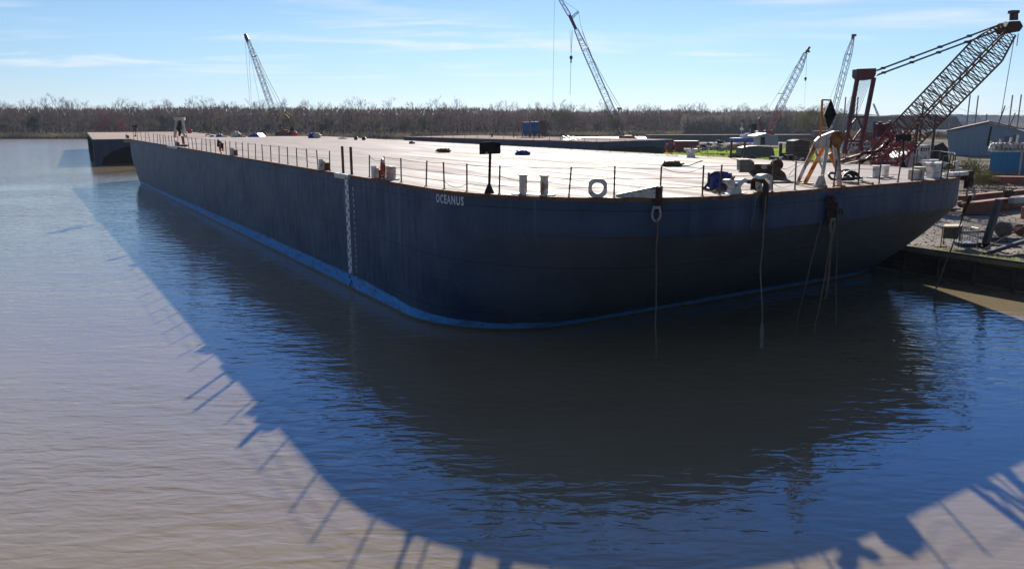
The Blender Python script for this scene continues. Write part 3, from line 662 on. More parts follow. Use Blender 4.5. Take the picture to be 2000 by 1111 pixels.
w2([(1487, 323), (1498, 323), (1498, 329), (1492, 331), (1487, 329)], Vector((0, .02, 0)), Y0+.12).build('name_plate', M['galv'], t)
w2([(1455, 334), (1470, 334), (1470, 337), (1444, 337)], Vector((.05, .6, 0)), Y0+.1).build('step', M['machine'], t)
q = MB(); q.box(at_deck(1508, 357)+Vector((0, .3, .04)), (2.6, 1.3, .08), .1); q.build('base_frame', M['darkrust'], t)
P = at_deck(1408, 372); t = thing('hose_reel', 'blue rope wrapped reel with a black hose arching off its left side', 'hose reel', P); Y0 = P.y
q = MB(); q.box(P+Vector((0, .3, .05)), (1.3, .7, .1), .2); q.build('base', M['machine'], t)
q = MB(); random.seed(4)
for k in range(13):
    q.tube([aty(1392+sx*22+1*k*.6, 341+k*2.15+2*sin(sx*9+k), Y0+.15+.4*abs(sin(pi*sx))*0+(-.15 if sx in (0, 1) else 0)) for sx in [j/8 for j in range(9)]], .055, 6)
q.box(aty(1405, 354, Y0+.45), (.85, .6, .72), .15); q.build('blue_rope_coil', M['bluerope'], t)
q = MB()
for k in range(9): q.blob(aty(1413+random.uniform(-2, 14), 340+k*2.4, Y0+.4), (.22, .2, .1), 8, 5, .4, 3, k)
q.build('upper_coil', M['bluerope'], t)
q = MB(); q.prism([aty(1427, 347, Y0), aty(1437, 344, Y0), aty(1433, 352, Y0), aty(1436, 360, Y0), aty(1430, 364, Y0), aty(1426, 362, Y0)], Vector((0, .3, 0))); q.build('torn_cover', M['ropeolive'], t)
hp = [aty(x, y, Y0) for x, y in ((1405, 337), (1396, 337), (1388, 341), (1386, 350), (1384, 358), (1378, 365), (1375, 368))]
MB().tube(hp, .06, 8).build('hose', M['hose'], t, smooth=True)
def pile(px0, px1, pyb, pyt, mt, label, cat='rope pile', n=9, seed=1, tail=None):
    random.seed(seed); a = at_deck(px0, pyb); b_ = at_deck(px1, pyb); wv = (b_-a).length; hv = (aty(px0, pyt, a.y)-a).z; q = MB(); c = a.lerp(b_, .5)
    for k in range(n):
        r = wv/2*random.uniform(.55, .98)*(1-.5*k/n); z = hv*.75*k/n+.03; oc = c+Vector((random.uniform(-.15, .15)*wv, random.uniform(-.1, .1), 0))
        q.tube([oc+Vector((r*cos(a_)*(1+.12*sin(3*a_+k)), r*.75*sin(a_), z+.07*sin(a_*2+k)+.04)) for a_ in [2*pi*j/16 for j in range(16)]], .055, 6, True)
    q.blob(c+Vector((0, 0, hv*.25)), (wv*.42, wv*.33, hv*.5), 14, 8, .25, 2.5, seed)
    if tail: q.tube([a+Vector((wv*.9, 0, .06))]+tail, .035, 6)
    return tag(q.build('rope_pile', M[mt], smooth=False), label, cat)
pile(852, 881, 298, 291, 'ropeolive', 'round dark olive rope pile alone in the middle of the deck', seed=1)
pile(798, 809, 281, 277.3, 'rope', 'small flat brown rope heap near the starboard edge amidships', seed=2, n=5)
pile(1003, 1036, 303, 294, 'bluerope', 'blue rope pile in the middle of the deck', seed=3)
pile(1291, 1334, 325, 317, 'ropeolive', 'grey green rope pile trailing a line to a rail post', seed=4, tail=[at_deck(1345, 325.5)+Vector((0, 0, .05)), at_deck(1371, 330)+Vector((0, 0, .5))])
# --- gear at the far end of the deck
def far_gear(name, label, cat, px, py, parts):
    P = at_deck(px, py); t = thing(name, label, cat, P)
    for nm, mt, kind, a in parts:
        q = MB()
        if kind == 'poly': q.prism([aty(x, y, P.y) for x, y in a[0]], Vector((0, a[1], 0)))
        elif kind == 'blob':
            c = aty(a[0], a[1], P.y); q.blob(c, (a[2], a[3], a[4]), 12, 7, .3, 2)
        elif kind == 'tube': q.tube([aty(x, y, P.y+(a[2] if len(a) > 2 else 0)) for x, y in a[0]], a[1], 8, len(a) > 3)
        q.build(nm, M[mt] if isinstance(mt, str) else mt, t)
    return t
M['bluetarp'] = mat('blue_tarp', (.01, .05, .30), (.02, .08, .38), 2, .5, bump=.4, bscale=4)
M['redfloat'] = mat('red_float', (.55, .03, .03), (.45, .02, .02), 3, .5)
far_gear('tarp_heap', 'bright blue tarp heaped over gear at the far end of the deck', 'tarp', 496, 268, [('tarp', 'bluetarp', 'poly', ([(483, 268), (489, 264), (496, 260.5), (502, 261), (508, 267), (508, 268)], 3))])
far_gear('rope_reel', 'white ended rope reel with a brown coil beside it on the far deck', 'reel', 462, 268, [('flange', 'white', 'blob', (461, 264, .8, .4, .62)), ('coil', 'rope', 'blob', (470, 267, .9, .6, .25))])
far_gear('blue_bag', 'small blue bundle left of the white rope reel on the far deck', 'bundle', 430, 268, [('bag', 'bluetarp', 'blob', (429, 266, .55, .5, .35)), ('strap', 'rope', 'blob', (436, 267.5, .7, .4, .15))])
far_gear('hose_loop', 'pale looped hose lying on the far deck', 'hose', 408, 267.5, [('loop', 'rope', 'tube', ([(402, 267), (402, 264), (407, 263), (412, 265), (417, 267), (408, 267.5)], .09)), ('coupling', 'rust', 'blob', (415, 266.5, .3, .3, .2))])
far_gear('pump_skid', 'blue and beige pump skid at the far starboard end of the deck', 'pump', 616, 270, [('blue_cover', 'bluetarp', 'blob', (609, 266.5, .5, .5, .55)), ('pump_body', 'whiterust', 'blob', (618, 266.5, .75, .5, .55)), ('skid', 'rope', 'poly', ([(612, 270.5), (626, 270.5), (626, 269.6), (612, 269.6)], 1.))])
far_gear('tyre_fender', 'dark tyre fender standing on the starboard edge, left one of two', 'fender', 695.5, 273.5, [('tyre', 'hose', 'blob', (695.5, 270.2, .26, .35, .32))])
far_gear('tyre_fender', 'dark tyre fender standing on the starboard edge, right one of two', 'fender', 710, 274, [('tyre', 'hose', 'blob', (711, 270.7, .28, .35, .3))])
far_gear('grey_dinghy', 'low grey upturned skiff on the starboard deck edge', 'skiff', 668, 271.5, [('hull', 'galv', 'poly', ([(659, 271.8), (676, 271.8), (677, 269.5), (668, 268.7), (661, 270)], .8))])
# --- the second A frame far down the port side
P = at_deck(352, 287); t = thing('far_a_frame', 'white A frame with a dark hanging hook far down the port side', 'A-frame', P); Y0 = P.y
for k, (a, b_) in enumerate((((341.5, 268), (346, 232)), ((363, 268), (356, 232)))): MB().tube([aty(*a, Y0+.6), aty(*b_, Y0)], .17, 8).build('leg', M['white'], t)
MB().box(aty(351, 232.5, Y0), (1.1, .5, .35)).build('head_plate', M['white'], t)
MB().tube([aty(351, 236, Y0), aty(349, 252, Y0), aty(352, 256, Y0), aty(350, 266, Y0)], [.12, .3, .2, .1], 7).build('hook', M['darkrust'], t)
MB().tube([aty(353, 254, Y0), aty(362, 266, Y0)], .14, 7).build('strut', M['whiterust'], t)
MB().tube([aty(356, 266, Y0), aty(358, 282, Y0)], [.14, .1], 7).build('rope_tail', M['orange'], t)
MB().box(aty(360, 284.5, Y0), (.8, .5, .2)).build('foot', M['darkrust'], t)
# ================================================================ LAND
M['dirt'] = mat('yard_dirt', (.24, .215, .185), (.14, .12, .10), .35, .9, bump=.9, bscale=3.)
def land_mat():
    m = bpy.data.materials.new('yard_ground'); m.use_nodes = True; t = NT(m.node_tree); co = t.n('ShaderNodeTexCoord').outputs['Object']
    a = t.noise(co, .12, 6, .65); b_ = t.noise(co, 1.2, 6, .7); g = t.noise(t.map(co, loc=(40, 7, 0)), .06, 5, .6)
    c = t.mix(t.ramp(a, .35, .65), (.145, .128, .110), (.25, .225, .20)); c = t.mix(t.ramp(b_, .5, .7, 0, .7), c, (.10, .085, .07))
    sp = t.n('ShaderNodeSeparateXYZ', None, i0=co)
    weeds = t.math('MULTIPLY', t.ramp(g, .46, .58), t.ramp(sp.outputs[1], 70., 110.))
    c = t.mix(weeds, c, t.mix(b_, (.05, .055, .03), (.11, .10, .06)))
    b = t.n('ShaderNodeBsdfPrincipled', None, Base_Color=c, Roughness=.95); b.inputs['Specular IOR Level'].default_value = .0
    bp = t.n('ShaderNodeBump', None, Strength=.9, Distance=.12, Height=t.math('ADD', b_, t.math('MULTIPLY', t.noise(co, .5, 3), 2.))); t.link(bp.outputs[0], b.inputs['Normal'])
    o = t.n('ShaderNodeOutputMaterial'); t.link(b.outputs[0], o.inputs[0]); return m
GZ = 1.5
shore = [B(31, -90), B(31, 8), B(33.2, 8.2), B(33.2, 62), Vector((4, 165, 0)), Vector((17, 200, 0)), Vector((26, 240, 0)), Vector((30, 268, 0)), Vector((44, 290, 0)), Vector((75, 262, 0)), Vector((105, 262, 0)), Vector((128, 300, 0)), Vector((200, 430, 0)), Vector((260, 560, 0)), Vector((420, 575, 0)), Vector((1400, 640, 0)), Vector((1400, -200, 0))]
q = MB(); n_ = len(shore)
for P in shore: q.v.append(Vector((P.x, P.y, GZ)))
for P in shore: q.v.append(Vector((P.x-(1.5 if P.y > 150 else 0), P.y+(2 if P.y > 200 else 0), -1)))
q.f = [tuple(range(n_))]+[(i, (i+1) % n_, n_+(i+1) % n_, n_+i) for i in range(n_)]
yard = tag(q.build('yard_ground', land_mat()), kind='structure')
# bulkhead of timber and sheet piling
M['bulk'] = mat('bulkhead_timber', (.060, .050, .036), (.028, .026, .020), .8, .85, bump=.8, stretch=(1, 1, 3))
bk = thing('bulkhead', 'dark timber bulkhead holding the yard above the water beside the barge', 'bulkhead', B(31, 0))
q = MB()
for k in range(3): q.bar(B(30.93, -88, .35+k*.55), B(30.93, 7.9, .35+k*.55), .12, .5)
q.build('planking', M['bulk'], bk)
q = MB(); q.bar(B(30.86, -88, GZ-.02), B(30.86, 7.9, GZ-.02), .3, .22); q.build('cap_timber', mat('cap_timber', (.22, .18, .12), (.10, .09, .06), 1, .9, bump=.5), bk)
for k in range(17):
    v_ = -26+k*2.1; MB().tube([B(30.78, v_, -1), B(30.78, v_, GZ-.18)], .14, 8).build('pile', M['bulk'], bk)
# grass: green field and the fringe on the bulkhead edge, as small blades
def grass_mat(name, a, b_):
    return mat(name, a, b_, .5, .9, bump=0, spec=0., trans=.45)
M['grass'] = grass_mat('bright_grass', (.20, .30, .04), (.26, .30, .07)); M['grass2'] = grass_mat('dull_grass', (.12, .125, .045), (.17, .15, .07))
def grass(poly, n, h, m, seed, wdt=.03):
    random.seed(seed); q = MB(); xs_ = [p.x for p in poly]; ys_ = [p.y for p in poly]
    def inside(x, y):
        c = False; j = len(poly)-1
        for i in range(len(poly)):
            if (poly[i].y > y) != (poly[j].y > y) and x < (poly[j].x-poly[i].x)*(y-poly[i].y)/(poly[j].y-poly[i].y)+poly[i].x: c = not c
            j = i
        return c
    vs = []; fs = []
    while n > 0:
        x, y = random.uniform(min(xs_), max(xs_)), random.uniform(min(ys_), max(ys_))
        if not inside(x, y) or noise.noise(Vector((x*.25, y*.25, seed))) < -.25: n -= .5; continue
        n -= 1; a = random.uniform(0, pi); hh_ = h*random.uniform(.5, 1.3); b0 = Vector((x, y, GZ)); e = Vector((cos(a), sin(a), 0))*wdt
        k = len(vs); vs += [b0-e, b0+e, b0+Vector((random.gauss(0, .3), random.gauss(0, .3), 1))*hh_]; fs.append((k, k+1, k+2))
    q.v = vs; q.f = fs; return q.build('grass', m)
tag(grass([B(31.1, -6), B(32.3, -6), B(32.1, 6), B(31.1, 7)], 5200, .14, M['grass2'], 3, .022), kind='stuff')
tag(grass([B(32.2, -2), B(33.4, -2.5), B(33.0, 5), B(32.1, 5)], 900, .09, M['grass'], 5, .02), kind='stuff')
field = [atz(1225, 313, GZ), atz(1600, 318, GZ), atz(1590, 291.5, GZ), atz(1450, 291, GZ), atz(1330, 294, GZ), atz(1240, 299, GZ)]
fp = MB(); fp.v = [Vector((p.x, p.y, GZ+.01)) for p in field]; fp.f = [tuple(range(6))]
def field_mat():
    m = bpy.data.materials.new('field_turf'); m.use_nodes = True; t = NT(m.node_tree); co = t.n('ShaderNodeTexCoord').outputs['Object']
    a = t.noise(co, .08, 5, .6); b_ = t.noise(co, .9, 5, .7); c = t.mix(t.ramp(a, .42, .6), (.17, .155, .075), (.20, .27, .04)); c = t.mix(t.ramp(b_, .4, .7, 0, .5), c, (.09, .12, .03))
    b = t.n('ShaderNodeBsdfPrincipled', None, Base_Color=c, Roughness=.95); b.inputs['Specular IOR Level'].default_value = 0.; bp = t.n('ShaderNodeBump', None, Strength=1., Distance=.2, Height=b_); t.link(bp.outputs[0], b.inputs['Normal'])
    o = t.n('ShaderNodeOutputMaterial'); t.link(b.outputs[0], o.inputs[0]); return m
tag(fp.build('lawn', field_mat()), kind='structure')
tag(grass([Vector(p) for p in field], 26000, .35, M['grass'], 8, .16), kind='stuff')
# far banks
M['marsh'] = mat('marsh_bank', (.10, .08, .055), (.05, .045, .03), .05, .95, bump=.8, bscale=2., spec=0.)
bankline = [(-900, 470), (-420, 402), (-251, 391), (-150, 388), (-73, 384), (-15, 392), (28, 432), (88, 456), (138, 470), (190, 500), (230, 590)]
q = MB(); nb = len(bankline)
for x, y in bankline: q.v += [Vector((x, y, -.5)), Vector((x, y+1.5, .9)), Vector((x*1.01, y+26, 1.6)), Vector((x*1.5, y+900, 2.5))]
for i in range(nb-1):
    for k in range(3): q.f.append((i*4+k, i*4+4+k, i*4+5+k, i*4+1+k))
tag(q.build('far_bank_ground', M['marsh']), kind='structure')
def bank_y(x):
    for (x0, y0), (x1, y1) in zip(bankline, bankline[1:]):
        if x0 <= x <= x1: return y0+(y1-y0)*(x-x0)/(x1-x0)
    return 560
random.seed(21); q = MB()                      # reeds along the far bank
for k in range(9000):
    x = random.uniform(-420, 200); y = bank_y(x)+random.uniform(0, 14); h = random.uniform(.8, 2.2); w_ = random.uniform(.15, .5)
    q.add([(x-w_, y, .2), (x+w_, y, .2), (x+random.gauss(0, .3), y, .9+h)], [(0, 1, 2)])
tag(q.build('reeds', mat('dry_reeds', (.20, .15, .085), (.09, .075, .04), .05, .95, bump=0, spec=0, trans=.3)), kind='stuff')

# ================================================================ TREES
def tree_mesh(seed, h, sp, dens, branchy=True):
    """bare winter crown: limbs that fork into a fan of fine twigs"""
    R = random.Random(seed); tr = MB(); cr = MB()
    top = Vector((R.gauss(0, .3), R.gauss(0, .3), h*.72)); tr.tube([(0, 0, -.5), (R.gauss(0, .15), 0, h*.3), tuple(top)], [h*.016, h*.011, h*.004], 5)
    def limb(p, d, l, r, lv):
        e = p+d*l; tr.bar(p, e, r, r)
        if lv == 0:
            for _ in range(dens):
                dd = (d+Vector((R.gauss(0, .55), R.gauss(0, .55), R.gauss(.25, .4)))).normalized(); s_ = p.lerp(e, R.uniform(.2, 1)); ll = l*R.uniform(.35, .9); tip = s_+dd*ll
                side = dd.orthogonal().normalized(); side.rotate(Matrix.Rotation(R.uniform(0, pi), 3, dd)); wv = ll*R.uniform(.022, .05)
                cr.add([s_-side*wv*.5, s_+side*wv*.5, tip], [(0, 1, 2)])
            return
        for k in range(3):
            dd = (d+Vector((R.gauss(0, .5), R.gauss(0, .5), R.gauss(.15, .3)))).normalized(); limb(p.lerp(e, R.uniform(.5, 1)), dd, l*R.uniform(.55, .8), r*.55, lv-1)
    nl = 9
    for k in range(nl):
        z = h*(.22+.5*k/nl); a = R.uniform(0, 2*pi); el = .35+.7*k/nl; d = Vector((cos(a)*cos(el), sin(a)*cos(el), sin(el)+.2)).normalized()
        limb(Vector((0, 0, z)), d, sp*R.uniform(.38, .55)*(1.15-.45*k/nl), h*.0045, 2)
    limb(top*.98, Vector((0, 0, 1)), h*.14, h*.0035, 2)
    return tr, cr
def leafy_mesh(seed, h, sp, n=1500, leaf=.35):
    R = random.Random(seed); tr = MB(); cr = MB(); tr.tube([(0, 0, -.5), (.1, 0, h*.5), (0, 0, h*.8)], [h*.016, h*.01, h*.004], 5)
    cl_ = [(Vector((R.gauss(0, sp*.22), R.gauss(0, sp*.22), h*R.uniform(.3, .92))), R.uniform(.12, .24)*sp) for _ in range(16)]
    for k in range(n):
        c, r = R.choice(cl_); d = Vector((R.gauss(0, 1), R.gauss(0, 1), R.gauss(0, .8))).normalized()*r*R.uniform(.5, 1.1); p = c+d
        a = Vector((R.gauss(0, 1), R.gauss(0, 1), R.gauss(0, 1))).normalized()*leaf; b_ = a.orthogonal().normalized()*leaf*.6; cr.add([p-a, p+b_, p+a], [(0, 1, 2)])
    for c, r in cl_: tr.bar((0, 0, h*.35), c, h*.006)
    return tr, cr
M['bark'] = mat('grey_bark', (.05, .041, .036), (.085, .07, .06), .6, .9, bump=0)
def crownmat(n, a, b_): return mat(n, (a[0]*.78, a[1]*.68, a[2]*.66), (b_[0]*.78, b_[1]*.68, b_[2]*.66), .25, .95, bump=0, spec=0, trans=.3)
CM = {'greybrown': crownmat('twigs_grey_brown', (.125, .095, .080), (.085, .066, .056)), 'tan': crownmat('twigs_tan', (.17, .12, .085), (.12, .09, .065)),
      'rusty': crownmat('leaves_rusty', (.21, .085, .045), (.13, .065, .04)), 'red': crownmat('leaves_red', (.27, .055, .045), (.20, .06, .05)),
      'olive': crownmat('leaves_olive', (.09, .095, .04), (.06, .065, .03)), 'yellow': crownmat('leaves_yellow_green', (.16, .16, .05), (.10, .105, .035)),
      'pine': crownmat('needles_dark', (.028, .042, .024), (.04, .055, .03))}
protos = {}
def proto(kind, seed, h, sp, leafy, cm, cat, label, **kw):
    tr, cr = (leafy_mesh if leafy else tree_mesh)(seed, h, sp, **kw)
    o = thing(kind, label, cat, (0, 0, 0)); tr.build('trunk', M['bark'], o); cr.build('crown', CM[cm], o); return o
TP = []
kinds = [('bare_tree', 'greybrown', 0, 'bare grey brown tree among the wood on the far river bank'), ('bare_tree', 'greybrown', 0, 'bare grey brown tree among the wood on the far river bank'),
         ('bare_tree', 'tan', 0, 'bare tan twigged tree among the far bank wood'), ('bare_tree', 'greybrown', 0, 'bare grey brown tree among the wood on the far river bank'),
         ('autumn_tree', 'rusty', 0, 'rust brown leaved tree in the far bank wood'), ('autumn_tree', 'red', 1, 'bright red leaved tree in the far bank wood on the left'),
         ('leafy_tree', 'olive', 1, 'dull olive leaved tree in the far bank wood'), ('leafy_tree', 'yellow', 1, 'yellow green leaved tree low in the far bank wood'),
         ('pine_tree', 'pine', 1, 'dark evergreen tree in the far bank wood'), ('bare_tree', 'tan', 0, 'bare tan twigged tree among the far bank wood')]
for i, (nm, cm, lf, lab) in enumerate(kinds):
    TP.append((proto(nm, 40+i, 17 if not lf else 12, 11 if not lf else 10, lf, cm, 'tree', lab, **({'dens': 10} if not lf else {'n': 1300, 'leaf': .42})), lab))
GR = 'trees of the wood across the river'
used = set()
def put_tree(k, x, y, z, sc, rz, group=GR, label=None):
    o, lab = TP[k]
    c = o if k not in used else copy_tree(o)
    used.add(k); c.location = (x, y, z); c.rotation_euler = (0, 0, rz); c.scale = (sc, sc, sc*random.uniform(.9, 1.12)); c['group'] = group+': '+lab.split(' tree')[0] if label is None else group
    c['label'] = label or lab
    return c
random.seed(77); cnt = 0
for row, (dy, n, smin, smax) in enumerate(((20, 80, .62, .92), (34, 80, .85, 1.12), (52, 68, 1.0, 1.22))):
    for i in range(n):
        f = (i+random.uniform(.1, .9))/n; x = -330+f*530; y = bank_y(x)+dy+random.uniform(-5, 5)
        hsc = .91 if x < -20 else .87
        lowk = row == 0
        if lowk: k = random.choices(range(10), (6, 6, 5, 6, 3, 0, 5, 3, 1.5, 5))[0]
        else: k = random.choices(range(10), (7, 7, 4, 7, 1.2, 0, .6, 0, .4, 4))[0]
        sc = random.uniform(smin, smax)*hsc*(1.08 if k in (6, 7) else 1); put_tree(k, x, y, 1.2, sc, random.uniform(0, 6.28))
        cnt += 1
put_tree(5, -214, 409, 1.2, .95, 1., 'red trees', 'bright red leaved tree left of the moored barge')
put_tree(5, -206, 411, 1.2, .80, 2.5, 'red trees', 'smaller red leaved tree just right of the bright red one')
TP.append((proto('yellow_oak', 90, 14, 15, 1, 'yellow', 'tree', 'x', n=2600, leaf=.4), 'yellow green oak')); TP.append((proto('dark_oak', 91, 15, 16, 1, 'olive', 'tree', 'x', n=2600, leaf=.4), 'dark oak'))
P = atz(1570, 263, 2.); put_tree(10, P.x*.93, P.y*.93, 1.4, .86, 0, 'yard trees', 'large yellow green tree right of the cranes'); P = atz(1610, 264, 2.); put_tree(11, P.x*.9, P.y*.9, 1.4, .95, 0, 'yard trees', 'dark olive tree behind the black diamond shape')
P = atz(1095, 263, 2.); c = put_tree(11, -400, 0, 0, 1, 0, 'yard trees', 'spreading dark oak behind the blue hoppers'); c.location = (28*1.02, 436, 1.2); c.scale = (.95, .95, .9)
# the mass of the wood behind, reads as one
random.seed(5); q = MB()
for k in range(42000):
    f = random.random(); x = -420+f*680; dy = random.uniform(30, 150); y = bank_y(x)+dy; hmax = (12.8+2.2*noise.noise(Vector((x*.03, 0, 3)))+1.6*noise.noise(Vector((x*.12, dy*.1, 5))))*(1.0 if x < -10 else .94)*(1+dy*.0013)
    z = 1+hmax*random.random()**.7; a = random.uniform(0, pi); w_ = random.uniform(.25, .7); hh_ = random.uniform(.7, 2.4)
    q.add([(x-w_*cos(a), y-w_*sin(a), z-hh_*.3), (x+w_*cos(a), y+w_*sin(a), z-hh_*.2), (x+random.gauss(0, .8), y, z+hh_)], [(0, 1, 2)])
tag(q.build('woods', mat('wood_mass', (.105, .078, .066), (.06, .046, .040), .12, .95, bump=0, spec=0, trans=.3)), kind='stuff')
q = MB(); N = 260
for i in range(N+1):
    x = -620+1000*i/N; y = bank_y(max(-420, min(200, x)))+150; h = 12.2+1.5*noise.noise(Vector((x*.03, 7, 0)))+1.2*noise.noise(Vector((x*.2, 1, 0)))
    q.v += [Vector((x, y-14, 1)), Vector((x, y, h)), Vector((x, y+120, h)), Vector((x, y+160, 0))]
for i in range(N):
    for k in range(3): q.f.append((i*4+k, i*4+4+k, i*4+5+k, i*4+1+k))
tag(q.build('wooded_ridge', mat('ridge_undergrowth', (.07, .055, .048), (.035, .028, .025), .4, .95, bump=0, spec=0)), kind='structure')
# dense wall of trees on the right bank behind the cranes (x 150..)
random.seed(15); q = MB()
for k in range(24000):
    f = random.random(); px = 1330+f*330; Yd = random.uniform(430, 560); P = aty(px, 262, Yd); hm = 9.5+2.6*min(1, max(0, (px-1380)/120))*min(1, max(0, (1670-px)/60))+1.5*noise.noise(Vector((px*.04, 1, 0)))
    z = 1+hm*random.random()**.75; a = random.uniform(0, pi); w_ = random.uniform(.3, .8); hh_ = random.uniform(.7, 2.2)
    q.add([(P.x-w_*cos(a), P.y, z-.4), (P.x+w_*cos(a), P.y+w_*sin(a), z-.3), (P.x+random.gauss(0, .7), P.y, z+hh_)], [(0, 1, 2)])
tag(q.build('woods', mat('wood_mass_right', (.12, .10, .085), (.07, .062, .05), .1, .95, bump=0, spec=0, trans=.3)), kind='stuff')
# far hills over the water on the right
hm_ = mat('far_wooded_hills', (.09, .09, .085), (.06, .065, .06), .02, .95, bump=0)
for nm, Yd, hmul, x0, x1, sd in (('far_hills', 1500, 1., 500, 2100, 3), ('distant_hills', 2600, 1.35, -200, 3400, 8)):
    q = MB(); N = 220
    for i in range(N+1):
        x = x0+(x1-x0)*i/N; h = hmul*(17+9*noise.noise(Vector((x*.004, sd, 0)))+4*noise.noise(Vector((x*.03, sd, 0)))+2.5*noise.noise(Vector((x*.12, sd, 0))))
        q.v += [Vector((x, Yd, -1)), Vector((x, Yd+10, 2)), Vector((x, Yd+50, h)), Vector((x, Yd+400, h*.8)), Vector((x, Yd+700, 0))]
    for i in range(N):
        for k in range(4): q.f.append((i*5+k, i*5+5+k, i*5+6+k, i*5+1+k))
    tag(q.build(nm, hm_), kind='structure')
q = MB(); q.add([(380, 800, .5), (1500, 860, .5), (2500, 1500, 1.5), (600, 1490, 1.5)], [(0, 1, 2, 3)]); tag(q.build('far_shore_ground', M['marsh']), kind='structure')
# ================================================================ OTHER BARGES
M['navy2'] = mat('faded_navy_hull', (.016, .036, .075), (.035, .062, .105), .5, .6, rust=.1, bump=.3, stretch=(1, 1, .2), rscale=.7)
M['deckgrey'] = mat('pale_deck', (.36, .30, .27), (.26, .21, .18), .15, .9, bump=.3, spec=.0, stretch=(.3, 1, 1))
M['greenhull'] = mat('green_grey_hull', (.05, .075, .065), (.08, .09, .075), .4, .7, rust=.4, bump=.3)
M['dark'] = mat('black_and_shade', (.008, .009, .009), (.015, .015, .014), 1, .85, bump=.1, spec=.03)  # black machinery and glass, also the painted shade under the astern rake
def box_barge(label, A, Bp, depth, ztop, rake, mt, deckmt='deckgrey', name='barge'):
    """A, Bp: near deck corners (xy), depth: extent away from the viewer"""
    A = Vector((A[0], A[1], 0)); Bp = Vector((Bp[0], Bp[1], 0)); d = (Bp-A).normalized(); n = Vector((-d.y, d.x, 0)); n = n if n.y > 0 else -n
    t = thing(name, label, 'barge', A); L_ = (Bp-A).length; z = Vector((0, 0, 1))
    prof = [(0, ztop), (0, ztop*.72), (rake*.5, ztop*.3), (rake, 0), (rake, -.8), (L_-rake, -.8), (L_-rake, 0), (L_-rake*.5, ztop*.3), (L_, ztop*.72), (L_, ztop)]
    MB().prism([A+d*x+z*y for x, y in prof], n*depth).build('hull', M[mt], t)
    q = MB(); q.v = [A+d*.1+z*(ztop+.02)+n*.1, Bp-d*.1+z*(ztop+.02)+n*.1, Bp-d*.1+z*(ztop+.02)+n*(depth-.1), A+d*.1+z*(ztop+.02)+n*(depth-.1)]; q.f = [(0, 1, 2, 3)]; q.build('deck', M[deckmt], t)
    q = MB(); q.bar(A-n*.06+z*(ztop-.15), Bp-n*.06+z*(ztop-.15), .12, .25); q.build('rubbing_strake', M['rustedge'], t)
    return t, A, d, n
# astern barge with the arched rake
A2 = B(-1.2, 166); t = thing('astern_barge', 'navy barge with an arched dark rake moored beyond the far end of the big barge', 'barge', A2)
z2 = 5.25; U2, V2 = U, (V+U*.062).normalized(); z_ = Vector((0, 0, 1)); L2, W2 = 104, 31
def b2(a, b_, z): return A2+U2*a+V2*b_+z_*z
q = MB()
arch = [(0, -1), (1.2, -1), (1.3, .1), (1.8, 1.3), (3.2, 2.5), (5.5, 3.4), (8.5, 3.9), (12, 4.15), (W2-12, 4.15), (W2-8.5, 3.9), (W2-5.5, 3.4), (W2-3.2, 2.5), (W2-1.8, 1.3), (W2-1.3, .1), (W2-1.2, -1), (W2, -1), (W2, z2), (0, z2)]
q.prism([b2(a, 0, z) for a, z in arch], V2*1.2)
q.prism([b2(0, 1.2, -1), b2(0, L2, -1), b2(0, L2, z2), b2(0, 1.2, z2)], U2*1.3); q.prism([b2(W2-1.3, 1.2, -1), b2(W2-1.3, L2, -1), b2(W2-1.3, L2, z2), b2(W2-1.3, 1.2, z2)], U2*1.3)
q.prism([b2(1.3, 1.2, 4.1), b2(W2-1.3, 1.2, 4.1), b2(W2-1.3, L2, 4.1), b2(1.3, L2, 4.1)], z_*(z2-4.1))
q.build('hull', M['navy2'], t)
q = MB(); q.prism([b2(1.3, 14, -1), b2(W2-1.3, 14, -1), b2(W2-1.3, 3, 4.1), b2(1.3, 3, 4.1)], V2*.3); q.build('rake_plating', M['dark'], t)  # near-black colour stands in for the deep shade under the arch
q = MB(); q.v = [b2(.1, .1, z2+.02), b2(W2-.1, .1, z2+.02), b2(W2-.1, L2, z2+.02), b2(.1, L2, z2+.02)]; q.f = [(0, 1, 2, 3)]; q.build('deck', M['deckgrey'], t)
for k in range(5): MB().bar(b2(-.12, 6+k*11, .3), b2(-.12, 6+k*11, z2-.3), .25, .7).build('fender', M['dark'], t)
MB().box(b2(7, -.1, z2-.4), (2.2, .2, .7), pi/2-AZ).build('name_board', mat('yellowed_board', (.30, .24, .12), (.18, .15, .09), 2), t)
far_gear('red_buoy', 'small red buoy standing on the deck of the astern barge', 'buoy', 371, 259, [])
P = atz(371, 260.5, z2); o = [x for x in bpy.data.objects if x.name.startswith('red_buoy')][0]; o.location = P; o['_w'] = tuple(P); MB().blob(P+Vector((0, 0, .6)), (.9, .6, .7), 10, 6, .1, 2).build('float', M['redfloat'], o)
